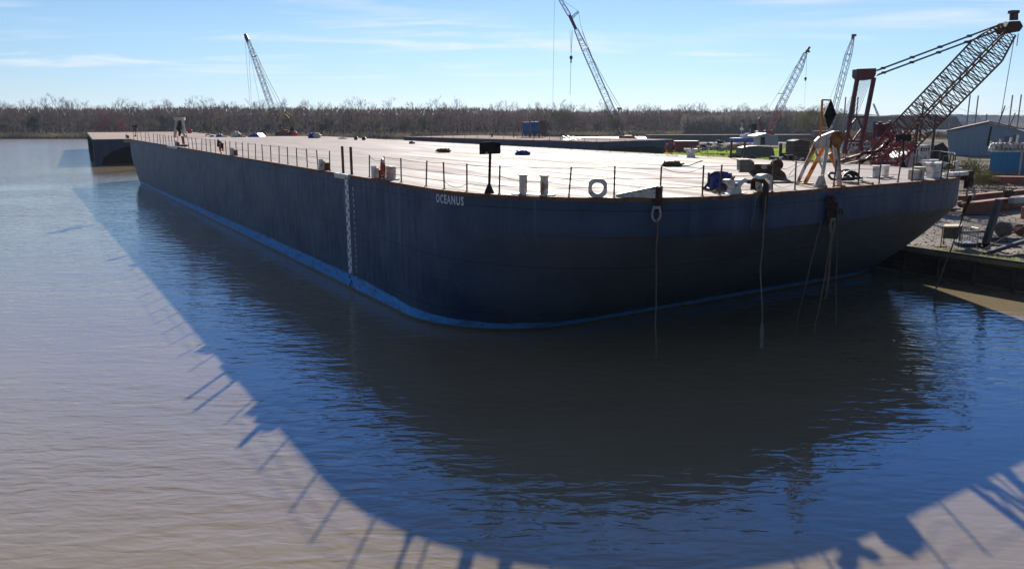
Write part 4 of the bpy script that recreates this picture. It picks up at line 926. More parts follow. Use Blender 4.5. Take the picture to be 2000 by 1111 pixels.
# navy flat barge beyond the starboard side
t3, A3, d3, n3 = box_barge('long navy flat barge with hoppers on deck across the gap of water', (-28.3, 204.6), (18, 158), 26, 5.0, 6, 'navy2')
M['bluehop'] = mat('blue_hopper', (.015, .06, .20), (.03, .10, .26), 1, .5, rust=.2)
M['rusthop'] = mat('brown_hopper', (.14, .07, .045), (.09, .05, .04), 1, .7)
for i, (x0, x1, yt, mt, lab) in enumerate(((1020.5, 1034, 239, 'bluehop', 'leftmost of three raised hoppers, bright blue'), (1036, 1053, 238, 'bluehop', 'middle hopper of the three, darker blue and a little wider'), (1054, 1065, 235.5, 'rusthop', 'rightmost of three raised hoppers, rust brown and tallest'))):
    Yh = 196+i; a = aty(x0, yt, Yh); b_ = aty(x1, yt, Yh); m_ = aty(x0, 258, Yh); base = Vector(((a.x+b_.x)/2, Yh, 5.02)); h = thing('hopper', lab, 'hopper', base, 'hoppers on the navy barge')
    wv = b_.x-a.x; c = (a+b_)/2; q = MB(); q.box((c.x, Yh+wv/2, (a.z+m_.z)/2), (wv, wv, a.z-m_.z)); zb = m_.z
    q.add([(a.x, Yh, zb), (b_.x, Yh, zb), (b_.x, Yh+wv, zb), (a.x, Yh+wv, zb), (c.x, Yh+wv/2, zb-1.3)], [(0, 1, 4), (1, 2, 4), (2, 3, 4), (3, 0, 4)]); q.build('tank', M[mt], h)
    for sx in (0, 1):
        for sy in (0, 1): MB().bar((a.x+sx*wv, Yh+sy*wv, 5.0), (a.x+sx*wv, Yh+sy*wv, zb), .2).build('leg', M['darkrust'], h)
def small_mast(label, px, Y, y0, y1, name='deck_post', mt='black', r=.08):
    tag(MB().tube([aty(px, y0, Y), aty(px, y1, Y)], r, 6).build(name, M[mt]), label, 'post')
small_mast('short post on the left of the navy flat barge deck', 961, 200, 269, 262, r=.22)
small_mast('short post left of the blue hoppers', 1003, 196, 270, 261, r=.12)
# far barges and dark hulls to the right
box_barge('long dark rusty barge lying beyond the red containers', (60, 338), (140, 346), 9, 2.9, 2, 'greenhull', name='far_barge')
t5, _, _, _ = box_barge('dark low hull aground at the shore below the white ramps', (18, 172), (31, 201), 9, 3.6, 2.5, 'greenhull', name='old_hull')
# white gangways
for i, (a, b_, lab) in enumerate((((1103, 272.5), (1145, 291.5), 'front of two white gangways sloping down from the green hull to the yard'), ((1113, 272), (1150, 288.5), 'rear of two white gangways, thinner with rails'))):
    p = aty(a[0], a[1], 172+i*6); e = aty(b_[0], b_[1], 166+i*6); g = thing('gangway', lab, 'gangway', e)
    MB().bar(p, e, 1.1, .22).build('walkway', M['white'], g)
    for s_ in (-.5, .5): q = MB(); q.bar(p+Vector((s_, 0, .75)), e+Vector((s_, 0, .75)), .07); [q.bar(p.lerp(e, k/8)+Vector((s_, 0, .1)), p.lerp(e, k/8)+Vector((s_, 0, .75)), .06) for k in range(9)]; q.build('rail', M['galv'], g)

# ================================================================ CRANES
def lattice(name, parent, p, q_, w0, w1, n, rc, rl, m, up=(0, 0, 1), mid=None, h0=None, h1=None):
    p = Vector(p); q_ = Vector(q_); d = (q_-p).normalized(); x = d.cross(Vector(up)).normalized(); y = x.cross(d); g = MB(); h0 = h0 or w0; h1 = h1 or w1
    if mid is None: mid = lambda f: f
    P_ = []
    for i in range(n+1):
        f = i/n; w_ = w0+(w1-w0)*mid(f); h = h0+(h1-h0)*mid(f); c = p.lerp(q_, f); P_.append([c+x*(sx*w_/2)+y*(sy*h/2) for sx, sy in ((-1, -1), (1, -1), (1, 1), (-1, 1))])
    for k in range(4): g.bar(P_[0][k], P_[n][k], rc, rc, tuple(up)) if mid(.5) == .5 else [g.bar(P_[i][k], P_[i+1][k], rc) for i in range(n)]
    for i in range(n):
        for k in range(4):
            j = (k+1) % 4
            if i % 2: g.bar(P_[i][k], P_[i+1][j], rl)
            else: g.bar(P_[i][j], P_[i+1][k], rl)
            if i % 4 == 0: g.bar(P_[i][k], P_[i][j], rl)
    return g.build(name, m, parent)
M['boomblue'] = mat('grey_blue_boom', (.10, .16, .26), (.16, .22, .31), .6, .5, bump=0)
M['boomnavy'] = mat('navy_boom_head', (.02, .03, .12), (.03, .04, .10), .6, .5, bump=0)
M['boombrown'] = mat('brown_boom', (.16, .06, .06), (.10, .05, .055), .6, .7, bump=0)
M['boomdark'] = mat('dark_boom', (.05, .045, .05), (.07, .05, .05), .6, .7, bump=0)
M['cranered'] = mat('faded_crane_red', (.26, .028, .035), (.18, .03, .035), .8, .6, rust=.3, bump=.1)
M['cranemaroon'] = mat('maroon_steel', (.13, .035, .045), (.075, .028, .035), .8, .6, rust=.2, bump=.1)
M['cranebrown'] = mat('rusted_lattice', (.16, .075, .042), (.09, .05, .035), 1.5, .8, bump=.1)
M['body'] = mat('crane_body_rust', (.30, .08, .05), (.16, .06, .045), .6, .7, rust=.3)
M['cable'] = mat('dark_cable', (.06, .07, .09), None, 1, .6, bump=0)
M['cablelight'] = mat('grey_cable', (.16, .20, .26), None, 1, .6, bump=0)
def cable(name, pts, r, parent, m='cable'): return MB().tube(pts, r, 5).build(name, M[m], parent)
# 1: blue crane on the left
Y1 = 205; base = aty(556, 267, Y1); t = thing('left_crane', 'crawler crane with a slim blue boom, the leftmost crane', 'crane', Vector((base.x, base.y, 0)))
foot = aty(545, 265, Y1); br_ = aty(531, 210, Y1); head = aty(484, 78, Y1)
lattice('lower_boom', t, foot, br_, .7, 1.25, 10, .13, .07, M['boomdark']); lattice('upper_boom', t, br_, head, 1.25, .75, 34, .11, .06, M['boomblue'])
MB().bar(head, aty(479, 67, Y1), .8, .7).bar(aty(480, 72, Y1), aty(484, 82, Y1), .9, .6).build('boom_head', M['boomnavy'], t)
MB().bar(aty(493, 111, Y1), aty(502, 109, Y1), .14).bar(aty(492, 112, Y1+.6), aty(501, 110, Y1+.6), .14).build('pendant_spreader', M['boomblue'], t)
cable('pendant', [aty(502, 109, Y1), aty(522, 152, Y1), aty(545, 195, Y1), aty(560, 230, Y1)], .045, t); cable('pendant', [aty(479, 68, Y1), aty(502, 108, Y1), aty(519, 155, Y1), aty(556, 228, Y1)], .04, t, 'cablelight')
for a, b_ in ((479, 488), (486, 491), (487, 508)): cable('hoist_line', [aty(a, 82 if a < 482 else 100, Y1), aty(b_, 205, Y1), aty(b_+1, 255, Y1)], .03, t, 'cablelight')
MB().bar(aty(557, 224, Y1), aty(564, 232, Y1), .5, .35).build('bail_block', M['black'], t)
MB().bar(aty(573, 250, Y1), aty(566, 262, Y1), .5, .5).bar(aty(574, 251, Y1), aty(569, 266, Y1), .3, .3).box(aty(571, 251.5, Y1), (.9, .5, .7)).build('gantry', M['black'], t)
MB().box(aty(556, 263, Y1+1.5), (4.2, 3, 1.6)).blob(aty(557, 260, Y1+1), (1.2, 1, .8), 8, 6, .3).build('machinery_house', M['body'], t)
MB().blob(aty(575, 263, Y1-.5), (1.0, .8, .9), 10, 7, .1).build('counterweight', M['redfloat'], t)
MB().box(aty(558, 270, Y1+1.5)+Vector((0, 0, 0)), (6.5, 4, 1.2)).build('crawler', M['dark'], t)
box_barge('low crane barge under the leftmost crane, hidden behind the deck', (base.x-8, Y1-4), (base.x+16, Y1-4), 16, aty(558, 273, Y1+1.5).z, 2, 'greenhull', name='crane_barge')
# 2: tall crane with the jib
Y2 = 268; base = aty(1232, 276, Y2); base.z = GZ; t = thing('jib_crane', 'tall crawler crane with grey blue boom and a jib leaving the top of the frame', 'crane', base)
foot = aty(1219, 274, Y2); k1 = aty(1198, 223, Y2); k2 = aty(1143, 98, Y2); hd = aty(1125, 58, Y2); tp_ = aty(1112, 30, Y2)
lattice('lower_boom', t, foot, k1, 1.0, 2.0, 9, .17, .09, M['boombrown']); lattice('middle_boom', t, k1, k2, 2.0, 2.0, 20, .16, .085, M['boomblue']); lattice('upper_boom', t, k2, hd, 2.0, 1.15, 8, .16, .10, M['boomblue'])
MB().bar(hd, tp_, 1.1, .9).bar(aty(1114, 38, Y2), aty(1122, 50, Y2), 1.5, .5).build('boom_head', M['boomdark'], t)
lattice('jib', t, tp_, aty(1076, -30, Y2), 1.1, .6, 12, .14, .08, M['boomblue']); lattice('jib_mast', t, aty(1117, 35, Y2), aty(1130, 23, Y2), .8, .5, 4, .14, .1, M['boomnavy'])
cable('jib_pendant', [aty(1130, 23, Y2), aty(1100, 2, Y2), aty(1080, -25, Y2)], .045, t, 'cablelight'); cable('backstay', [aty(1130, 24, Y2), aty(1134, 50, Y2), aty(1148, 90, Y2), aty(1158, 120, Y2)], .05, t)
cable('pendant', [aty(1137, 62, Y2), aty(1158, 115, Y2), aty(1185, 165, Y2), aty(1213, 212, Y2)], .07, t); cable('pendant', [aty(1145, 96, Y2), aty(1172, 165, Y2), aty(1191, 183, Y2), aty(1208, 212, Y2)], .06, t, 'cablelight')
MB().box(aty(1210, 212, Y2), (1.5, .6, .5)).box(aty(1209, 215, Y2), (.4, .5, 1.)).box(aty(1213, 214, Y2), (.4, .5, .9)).build('bail_block', M['black'], t)
for a in (1113, 1117, 1118.5): cable('hoist_line', [aty(a, 60, Y2), aty(1115.5, 108, Y2)], .05, t, 'cablelight')
q = MB(); q.blob(aty(1115.5, 113, Y2), (.55, .3, .7), 10, 7, .05); q.tube([aty(1115.5, 116, Y2), aty(1115, 124, Y2)], .22, 6); q.build('hook_block', M['black'], t)
cable('tag_line', [aty(1115, 125, Y2), aty(1113.4, 186, Y2)], .06, t); cable('jib_line', [aty(1083, 0, Y2), aty(1079.5, 214, Y2)], .04, t, 'cablelight')
for a, b_ in (((1240, 246), (1226, 262)), ((1237, 244), (1222, 229)), ((1240, 246), (1228, 228))): MB().bar(aty(*a, Y2), aty(*b_, Y2), .3).build('gantry_leg', M['boombrown'], t)
MB().box(aty(1236, 256, Y2+1), (.3, .3, 3.)).bar(aty(1240, 245, Y2+1.4), aty(1228, 262, Y2+1.4), .3).bar(aty(1231, 258, Y2), aty(1238, 256, Y2+1.4), .2).build('gantry_frame', M['boombrown'], t)
q = MB(); q.prism([aty(x, y, Y2) for x, y in ((1217, 277), (1217, 268), (1222, 265), (1236, 265), (1246, 271), (1247, 277))], Vector((0, 4, 0))); q.build('machinery_house', M['body'], t)
MB().box(aty(1213, 272, Y2-.5), (1.5, 1.6, 2.4)).build('cab', M['body'], t)
for s_ in (-1, 1): q = MB(); q.prism([Vector((base.x-4, Y2+2+s_*2.2, GZ+.05)), Vector((base.x+5, Y2+2+s_*2.2, GZ+.05)), Vector((base.x+5.5, Y2+2+s_*2.2, GZ+.6)), Vector((base.x+5, Y2+2+s_*2.2, GZ+1.1)), Vector((base.x-4, Y2+2+s_*2.2, GZ+1.1)), Vector((base.x-4.5, Y2+2+s_*2.2, GZ+.6))], Vector((0, .9, 0))); q.build('crawler', M['dark'], t)
# 3: crane right of centre
Y3 = 285; base = aty(1505, 266, Y3); base.z = GZ; t = thing('short_crane', 'crawler crane with grey boom leaning right and red foot section', 'crane', base)
foot = aty(1503, 256, Y3); k1 = aty(1521, 214, Y3); k2 = aty(1560, 135, Y3); hd = aty(1573, 104, Y3)
lattice('lower_boom', t, foot, k1, 1.4, 2.1, 9, .17, .10, M['cranered']); lattice('middle_boom', t, k1, k2, 2.1, 2.1, 16, .15, .085, M['boomblue']); lattice('upper_boom', t, k2, hd, 2.1, 1., 7, .15, .09, M['boombrown'])
MB().bar(hd, aty(1581, 92, Y3), .9, .8).bar(aty(1574, 98, Y3), aty(1581, 102, Y3), 1.2, .5).build('boom_head', M['boomdark'], t)
cable('pendant', [aty(1574, 100, Y3), aty(1545, 143, Y3), aty(1519, 183, Y3), aty(1497, 220, Y3)], .05, t, 'cablelight'); cable('pendant', [aty(1555, 135, Y3), aty(1530, 185, Y3), aty(1510, 220, Y3)], .04, t, 'cablelight')
MB().bar(aty(1519, 183, Y3), aty(1533, 183, Y3), .18).build('pendant_spreader', M['boomdark'], t)
MB().bar(aty(1496, 222, Y3), aty(1506, 221, Y3), .6, .4).build('bail_block', M['black'], t)
cable('hoist_line', [aty(1576, 105, Y3), aty(1574, 152, Y3)], .05, t, 'cablelight'); MB().blob(aty(1573.5, 154, Y3), (.5, .3, .5), 8, 6, .1).tube([aty(1573.5, 155, Y3), aty(1573, 159, Y3)], .18, 6).build('hook_block', M['black'], t)
cable('tag_line', [aty(1573.5, 158, Y3), aty(1571, 214, Y3)], .03, t, 'cablelight')
q = MB(); q.prism([aty(x, y, Y3) for x, y in ((1483, 252), (1482, 232), (1484, 229), (1491, 246), (1492, 258), (1481, 258))], Vector((0, 1, 0))); q.build('gantry', M['cranemaroon'], t)
q = MB(); q.prism([aty(x, y, Y3) for x, y in ((1478, 268), (1480, 257), (1496, 255), (1512, 258), (1512, 268))], Vector((0, 4, 0))); q.build('machinery_house', M['cranered'], t)
MB().box(Vector((base.x-2, Y3+2, GZ+.55)), (8, 5, 1.1)).build('crawler', M['dark'], t)
q = MB(); c = aty(1469, 258, 300); q.box(aty(1470, 252, 300), (2.2, 2, 3.8)); q.box((c.x, 300, GZ+1.5), (1.6, 1.6, 3)); q.bar(aty(1466, 246, 300), aty(1474, 246, 300), 2.3, .3)
tag(q.build('water_tank', M['dark'], bevel=.2), 'dark round topped tank standing left of the short crane', 'tank')
# 4: slim crane behind the black diamond
Y4 = 300; base = aty(1616, 266, Y4); base.z = GZ; t = thing('slim_crane', 'slim blue boomed crane seen behind the black diamond shape', 'crane', base)
foot = aty(1618, 262, Y4); k2 = aty(1657, 107, Y4); hd = aty(1666, 76, Y4)
lattice('boom', t, foot, k2, 1.5, 1.9, 26, .15, .08, M['boomblue']); lattice('upper_boom', t, k2, hd, 1.9, .7, 6, .16, .06, M['boomdark'])
MB().box(aty(1668, 69.5, Y4), (1.5, .8, .8)).box(aty(1666, 73, Y4), (.9, .7, 1.2)).build('boom_head', M['boomdark'], t); MB().bar(aty(1652, 107, Y4), aty(1662, 106, Y4), .2).build('pendant_spreader', M['boomblue'], t)
cable('pendant', [aty(1652, 107, Y4), aty(1640, 145, Y4), aty(1612, 215, Y4)], .04, t, 'cablelight')
MB().box((base.x-2, Y4+1, GZ+2.4), (6, 4, 2.6)).build('machinery_house', M['boombrown'], t); MB().box((base.x-1, Y4+1, GZ+.55), (7, 5, 1.1)).build('crawler', M['dark'], t)
# tiny crane on the horizon
Y5 = 900; base = aty(1716, 234, Y5); t = thing('distant_crane', 'tiny pale crane on the horizon right of the tall gantry frame', 'crane', Vector((base.x, Y5, 1)))
lattice('boom', t, aty(1718, 233, Y5), aty(1706, 203, Y5), 1.6, 1., 10, .4, .25, M['boomblue']); MB().box((base.x+2, Y5, 3.), (7, 4, 5)).build('machinery_house', M['boomdark'], t)
MB().tube([aty(1723, 236, Y5), aty(1723, 227, Y5)], 1.4, 8).build('counterweight_tower', M['boomblue'], t)

# 5: the big red crane in the yard
Y6 = 78.; t = thing('big_red_crane', 'huge crane with red base, wide rusty lattice boom leaning right and tall gantry frame', 'crane', Vector((aty(1700, 330, Y6).x, Y6, GZ)))
foot = aty(1712, 322, Y6); head = aty(1968, 58, Y6-6); spl = foot.lerp(head, .22); kn_ = foot.lerp(head, .86)
rot = Vector((.45, -.9, .35))
lattice('foot_section', t, foot+(foot-spl)*.02, spl, 1.7, 2.25, 9, .15, .06, M['cranered'], rot)
bm1 = lattice('main_boom', t, spl, kn_, 2.25, 2.25, 26, .12, .052, M['cranebrown'], rot); bm2 = lattice('boom_top_section', t, kn_, head, 2.25, 1.2, 8, .12, .052, M['cranebrown'], rot)
dB = (head-foot).normalized(); q = MB()
for i in range(1, 20):                                     # cross frames inside the boom
    c = foot.lerp(head, .2+.66*i/20); x = dB.cross(rot).normalized(); y = x.cross(dB)
    q.bar(c+x*1.1+y*1.1, c+x*1.1-y*1.1, .05); q.bar(c-x*1.1+y*1.1, c-x*1.1-y*1.1, .05); q.bar(c+x*1.1+y*1.1, c-x*1.1-y*1.1, .05); q.bar(c-x*1.1+y*1.1, c+x*1.1-y*1.1, .06)
q.build('internal_bracing', M['cranebrown'], t)
Yh = head.y; q = MB(); q.prism([aty(x, y, Yh-.8) for x, y in ((1964, 54), (1972, 42), (1993, 41), (1999, 52), (1992, 62), (1973, 64))], Vector((0, 1.8, 0))); q.build('boom_head', M['darkrust'], t, bevel=.05)
q = MB(); q.box(aty(1980, 24, Yh), (.75, .5, .25)); q.bar(aty(1974, 40, Yh), aty(1975, 22, Yh), .16); q.bar(aty(1986, 40, Yh), aty(1986, 22, Yh), .16); q.box(aty(1980, 32, Yh), (.3, .4, .7)); q.build('head_sheaves', M['boomdark'], t)
for (a, b_) in (((1712, 137.5), (1966, 43)), ((1714, 146), (1958, 56))):
    p_ = aty(*a, Y6+1); e = aty(*b_, Yh); cable('pendant', [p_, e], .045, t); cable('pendant', [p_+Vector((0, .25, -.12)), e+Vector((0, .25, -.1))], .045, t)
    for f in (.06, .30, .52, .74): MB().box(p_.lerp(e, f)+Vector((0, .1, -.05)), (.3, .4, .22)).build('pendant_link', M['boomdark'], t)
cable('load_line', [aty(1981, 75, Yh), aty(1955, 228, Yh)], .03, t); cable('load_line', [aty(1989, 66, Yh), aty(1986, 90, Yh)], .035, t)
Yg = Y6+1; q = MB(); 
for a, b_ in (((1675, 150), (1648, 300)), ((1707, 152), (1674, 318))): q.bar(aty(*a, Yg), aty(*b_, Yg), .34, .34)
for y, xl, xr in ((228.5, 1657, 1690), (276, 1651, 1682)): q.bar(aty(xl, y, Yg), aty(xr, y, Yg), .2, .2)
for a, b_ in (((1675, 229), (1656, 251)), ((1675, 229), (1683, 250)), ((1653, 256), (1665, 276)), ((1682, 253), (1665, 276))): q.bar(aty(*a, Yg), aty(*b_, Yg), .16, .16)
q.build('gantry', M['cranemaroon'], t)
q = MB(); q.prism([aty(x, y, Yg-.4) for x, y in ((1674, 135), (1712, 133.5), (1711, 146), (1706, 155), (1692, 157), (1678, 155), (1673, 150))], Vector((0, 1.1, 0))); q.build('sheave_box', M['body'] if False else M['cranemaroon'], t, bevel=.03)
for k in range(9): cable('boom_hoist_line', [aty(1680+k*2.6, 156, Yg), aty(1628+k*4.2, 258, Yg+1.5)], .022, t, 'cablelight')
q = MB(); q.box(aty(1724, 262, Y6+1), (2.0, 1.6, .5)); 
for x in (1712, 1719, 1727, 1735): q.tube([aty(x, 238+(x % 3)*2, Y6+1), aty(x+1, 262, Y6+1)], .2, 8)
q.bar(aty(1708, 238, Y6), aty(1707, 270, Y6), .15); q.bar(aty(1738, 236, Y6), aty(1748, 268, Y6), .15); q.build('winch_frame', M['cranemaroon'], t)
lattice('rear_frame', t, aty(1700, 270, Y6+2), aty(1686, 330, Y6+2), 2.4, 3.2, 8, .12, .055, M['cranered']); lattice('side_frame', t, aty(1758, 250, Y6+1), aty(1740, 330, Y6+1), 2.2, 2.0, 9, .12, .055, M['cranered'])
q = MB()
for a, b_ in (((1716, 298), (1750, 262)), ((1640, 315), (1700, 296)), ((1648, 322), (1720, 306)), ((1668, 330), (1745, 270)), ((1700, 318), (1750, 318)), ((1680, 300), (1760, 290)), ((1756, 322), (1782, 290))): q.bar(aty(*a, Y6), aty(*b_, Y6), .22, .22)
q.build('base_beams', M['cranemaroon'], t)
q = MB(); q.box(Vector((aty(1705, 330, Y6).x, Y6+2.5, GZ+.55)), (8.5, 5, 1.1)); q.build('crawler', M['darkrust'], t, bevel=.2)

# ================================================================ YARD
M['cladding'] = mat('blue_grey_cladding', (.17, .22, .29), (.21, .26, .33), .6, .6, bump=.5, bscale=1, stretch=(6, 6, .2), rust=.2, rscale=.5)
M['roofrust'] = mat('rusty_roof', (.10, .05, .04), (.16, .08, .06), .5, .8, stretch=(.3, 2, 1), bump=.2)
wY = 175; t = thing('warehouse', 'big blue grey gabled metal warehouse on the right', 'warehouse', Vector((aty(1852, 295, wY).x, wY, GZ)))
f_ = [aty(x, y, wY) for x, y in ((1854, 298), (1850, 258), (1930, 241), (2010, 259), (2020, 298))]; f_[0].z = GZ; f_[4].z = GZ
q = MB(); q.prism(f_, Vector((30, 50, 0))); q.build('walls', M['cladding'], t)
q = MB(); off = Vector((30, 50, 0)); e1, r_, e2 = f_[1], f_[2], f_[3]
q.prism([e1+Vector((-.5, -.5, .05)), r_+Vector((0, -.5, .15)), r_+Vector((0, -.5, .45)), e1+Vector((-.5, -.5, .35))], off*1.01); q.prism([r_+Vector((0, -.5, .15)), e2+Vector((.5, -.5, .05)), e2+Vector((.5, -.5, .35)), r_+Vector((0, -.5, .45))], off*1.01); q.build('roof', M['roofrust'], t)
MB().prism([aty(x, y, wY-.1) for x, y in ((1935, 248), (1938, 247), (1931, 285), (1927, 285))], Vector((0, .08, 0))).build('drain_pipe', M['dark'], t)
for x0, y0, x1, y1 in ((1963, 266, 1971, 287), (1980, 264, 1990, 284)): MB().prism([aty(x0, y0, wY-.1), aty(x1, y0, wY-.1), aty(x1, y1, wY-.1), aty(x0, y1, wY-.1)], Vector((0, .08, 0))).build('doorway', mat('faded_door', (.08, .12, .16)), t)
# teal shelter with sacks on top
tY = 112; t = thing('teal_container', 'bright teal container at the right edge of the photo', 'container', Vector((aty(1936, 330, tY).x, tY, GZ)))
M['teal'] = mat('teal_paint', (.012, .15, .30), (.015, .19, .34), 1, .5, bump=.3, bscale=2, stretch=(5, 5, .1))
a = aty(1936, 297, tY); b_ = aty(2040, 299, tY); q = MB(); q.prism([Vector((a.x, tY, GZ)), Vector((b_.x, tY, GZ)), Vector((b_.x, tY, a.z)), Vector((a.x, tY, a.z))], Vector((3.6, 5, 0))); q.build('walls', M['teal'], t)
MB().bar(Vector((a.x-.1, tY-.08, a.z+.1)), Vector((b_.x, tY-.08, a.z+.1)), .3, .25).build('roof_trim', M['whiterust'], t); q = MB()
q.box((aty(1993, 315, tY).x, tY-.05, (a.z+GZ)/2), (.28, .14, a.z-GZ)); q.build('corner_post', M['whiterust'], t)
MB().prism([Vector((a.x, tY-.1, GZ)), Vector((b_.x, tY-.1, GZ)), Vector((b_.x, tY-.1, GZ+.55)), Vector((a.x, tY-.1, GZ+.6))], Vector((0, .06, 0))).build('mud_splash_board', M['dirt'], t)
random.seed(31)
for k in range(9):
    x = 1935+k*8.; P = aty(x+4, 289, tY+1.5); P.z = a.z+.1
    tag(MB().blob(P+Vector((0, 0, .55)), (.42, .7, .62), 10, 7, .2, 2, k).build('sack', M['whiterust'], None), 'pale bulging sack in the row on the teal container roof', 'sack', 'sacks on the teal container')
for i, (x, y, l_) in enumerate(((1937, 276, 'first'), (1955, 271, 'second'), (1975, 269, 'third'), (1989, 264, 'fourth'))):
    tag(MB().tube([Vector((aty(x, y, tY+2.3).x-.2, tY+2.3, a.z)), aty(x, y, tY+2.3)], .16, 7).build('wooden_stake', M['whiterust']), l_+' pale stake from the left standing up behind the sacks', 'stake')
# rusty beams on the ground
M['beam'] = mat('rusty_steel_beam', (.22, .085, .05), (.13, .06, .045), .8, .85, bump=.4)
def ibeam(A, Bp, h, wd, label):
    A = Vector(A); Bp = Vector(Bp); d = (Bp-A).normalized(); n = Vector((-d.y, d.x, 0)); q = MB(); z = Vector((0, 0, 1))
    q.bar(A+z*.03, Bp+z*.03, wd, .06); q.bar(A+z*(h-.03), Bp+z*(h-.03), wd, .06); q.bar(A+z*(h/2), Bp+z*(h/2), .06, h-.12); return tag(q.build('steel_beam', M['beam']), label, 'beam', 'steel beams in the yard')
a = atz(1879, 421, GZ); b_ = atz(2040, 399, GZ); ibeam(a, b_, 1.05, .7, 'front long rusty steel beam lying in the yard beyond the table')
a = atz(1870, 401, GZ); b_ = atz(2040, 383, GZ); ibeam(a, b_, .9, .6, 'rear long rusty steel beam lying parallel behind the front one')
a = atz(1975, 392, GZ+.9); b_ = atz(2040, 386, GZ+.9); tag(MB().bar(a, b_, .5, .5).build('steel_tube', M['galv']), 'blue grey tube lying on top of the rusty beams', 'tube')
q = MB(); c = atz(1974, 388, GZ+.9)
for k in range(5): q.box(c+Vector((random.uniform(-.6, .6), random.uniform(-.3, .3), .2+.12*k)), (random.uniform(.3, .9), .4, .25), random.random())
tag(q.build('engine_block', M['darkrust'], bevel=.03), 'dark greasy engine lump sitting on the beams by the leaning post', 'engine')
# plank wall / cribbing behind the beams
for i, (x0, x1, y0, y1, mt, lab) in enumerate(((1905, 1933, 341, 355, 'ropegrey', 'low stack of grey planks behind the beams, left one'), (1936, 2000, 344, 360, 'body', 'long rusty box girder behind the grey plank stack'))):
    a = atz(x0, y1, GZ); b_ = atz(x1, y1+1, GZ); h = (aty(x0, y0, a.y)-a).z; q = MB()
    for k in range(5): q.bar(a+Vector((0, 0, h*(k+.5)/5)), b_+Vector((0, 0, h*(k+.5)/5)), 1.2, h/5.6)
    tag(q.build('plank_stack' if i == 0 else 'box_girder', M[mt]), lab, 'plank stack' if i == 0 else 'girder')
# work table
P = atz(1848, 482, GZ); t = thing('work_table', 'pale topped rusty work table on the gravel near the bulkhead', 'table', P)
tp = [aty(x, y, P.y+dy) for x, y, dy in ((1842, 441, -.1), (1876, 446.5, -.1), (1879, 441, .9), (1847, 437.5, .9))]; zt_ = sum(v_.z for v_ in tp)/4
for v_ in tp: v_.z = zt_
MB().prism(tp, Vector((0, 0, .06))).build('table_top', mat('pale_board', (.42, .36, .27), (.33, .28, .20), 2, .8), t)
q = MB(); q.prism([tp[0]+Vector((.12, .06, -.04)), tp[1]+Vector((-.1, .06, -.04)), tp[1]+Vector((-.1, .06, -.78)), tp[0]+Vector((.12, .06, -.72))], Vector((0, .05, 0))); q.prism([tp[1]+Vector((-.1, .06, -.04)), tp[2]+Vector((-.1, 0, -.04)), tp[2]+Vector((-.1, 0, -.7)), tp[1]+Vector((-.1, .06, -.78))], Vector((-.05, 0, 0))); q.build('side_panel', mat('panel_olive', (.10, .095, .06), (.06, .05, .035), 3, .8, rust=.4), t)
for v_ in tp: MB().tube([Vector((v_.x, v_.y, GZ)), v_], .03, 6).build('leg', M['darkrust'], t)
MB().box(Vector((tp[0].x, tp[0].y, GZ+.03)), (.75, .2, .06), .1).build('foot_bar', M['darkrust'], t)
# man basket
P = atz(1893, 482, GZ); t = thing('work_basket', 'grey tubular man basket with a blue floor tray beside the work table', 'basket', P); wv, dv, hv = 1.0, .85, 1.15; q = MB()
c = P+Vector((0, .45, 0)); cs = [c+Vector((sx*wv/2, sy*dv/2, 0)) for sx, sy in ((-1, -1), (1, -1), (1, 1), (-1, 1))]
for i in range(4):
    q.tube([cs[i]+Vector((0, 0, .12)), cs[i]+Vector((0, 0, hv))], .03, 6)
    for z in (hv, hv*.72, hv*.4): q.tube([cs[i]+Vector((0, 0, z)), cs[(i+1) % 4]+Vector((0, 0, z))], .022, 6)
    for f in (.33, .66): q.tube([cs[i].lerp(cs[(i+1) % 4], f)+Vector((0, 0, .12)), cs[i].lerp(cs[(i+1) % 4], f)+Vector((0, 0, hv))], .014, 5)
q.build('cage_rails', M['galv'], t); MB().box(c+Vector((0, 0, .13)), (wv+.1, dv+.1, .18)).build('floor_tray', mat('tray_blue', (.05, .08, .14), (.08, .10, .14), 3, .6, rust=.2), t, bevel=.02)
for sx in (-1, 1): MB().lathe(c+Vector((sx*.35, -dv/2, .07)), [(-.04, .07), (.04, .07)], 10, (1, 0, 0)).build('caster', M['hose'], t)
# leaning post, struts, wheels
P = atz(1923, 484, GZ); t = thing('leaning_post', 'dark steel post leaning right out of a hinge on the gravel', 'post', P)
MB().bar(P+Vector((0, 0, .1)), aty(1952, 390, P.y+.3), .34, .34).build('post', mat('blueblack_steel', (.025, .03, .04), (.05, .05, .055), 2, .5), t, bevel=.02)
q = MB(); q.box(P+Vector((-.05, 0, .15)), (.6, .4, .3)); q.tube([P+Vector((-.3, -.2, .3)), P+Vector((.1, -.2, .05)), P+Vector((.3, -.2, .25))], .06, 6); q.build('hinge', M['dark'], t, bevel=.04)
a = atz(1922, 496, GZ+.05); b_ = aty(2030, 462, a.y+1.); tag(MB().bar(a, b_, .2, .22).build('boom_strut', bpy.data.materials['blueblack_steel']), 'thick dark strut rising right from the bulkhead edge', 'strut')
a2 = a+Vector((.1, .3, .2)); b2_ = aty(2030, 425, a.y+1.); tag(MB().tube([a2, b2_], .035, 7).build('thin_rod', M['darkrust']), 'thin brown rod rising right above the thick dark strut', 'rod')
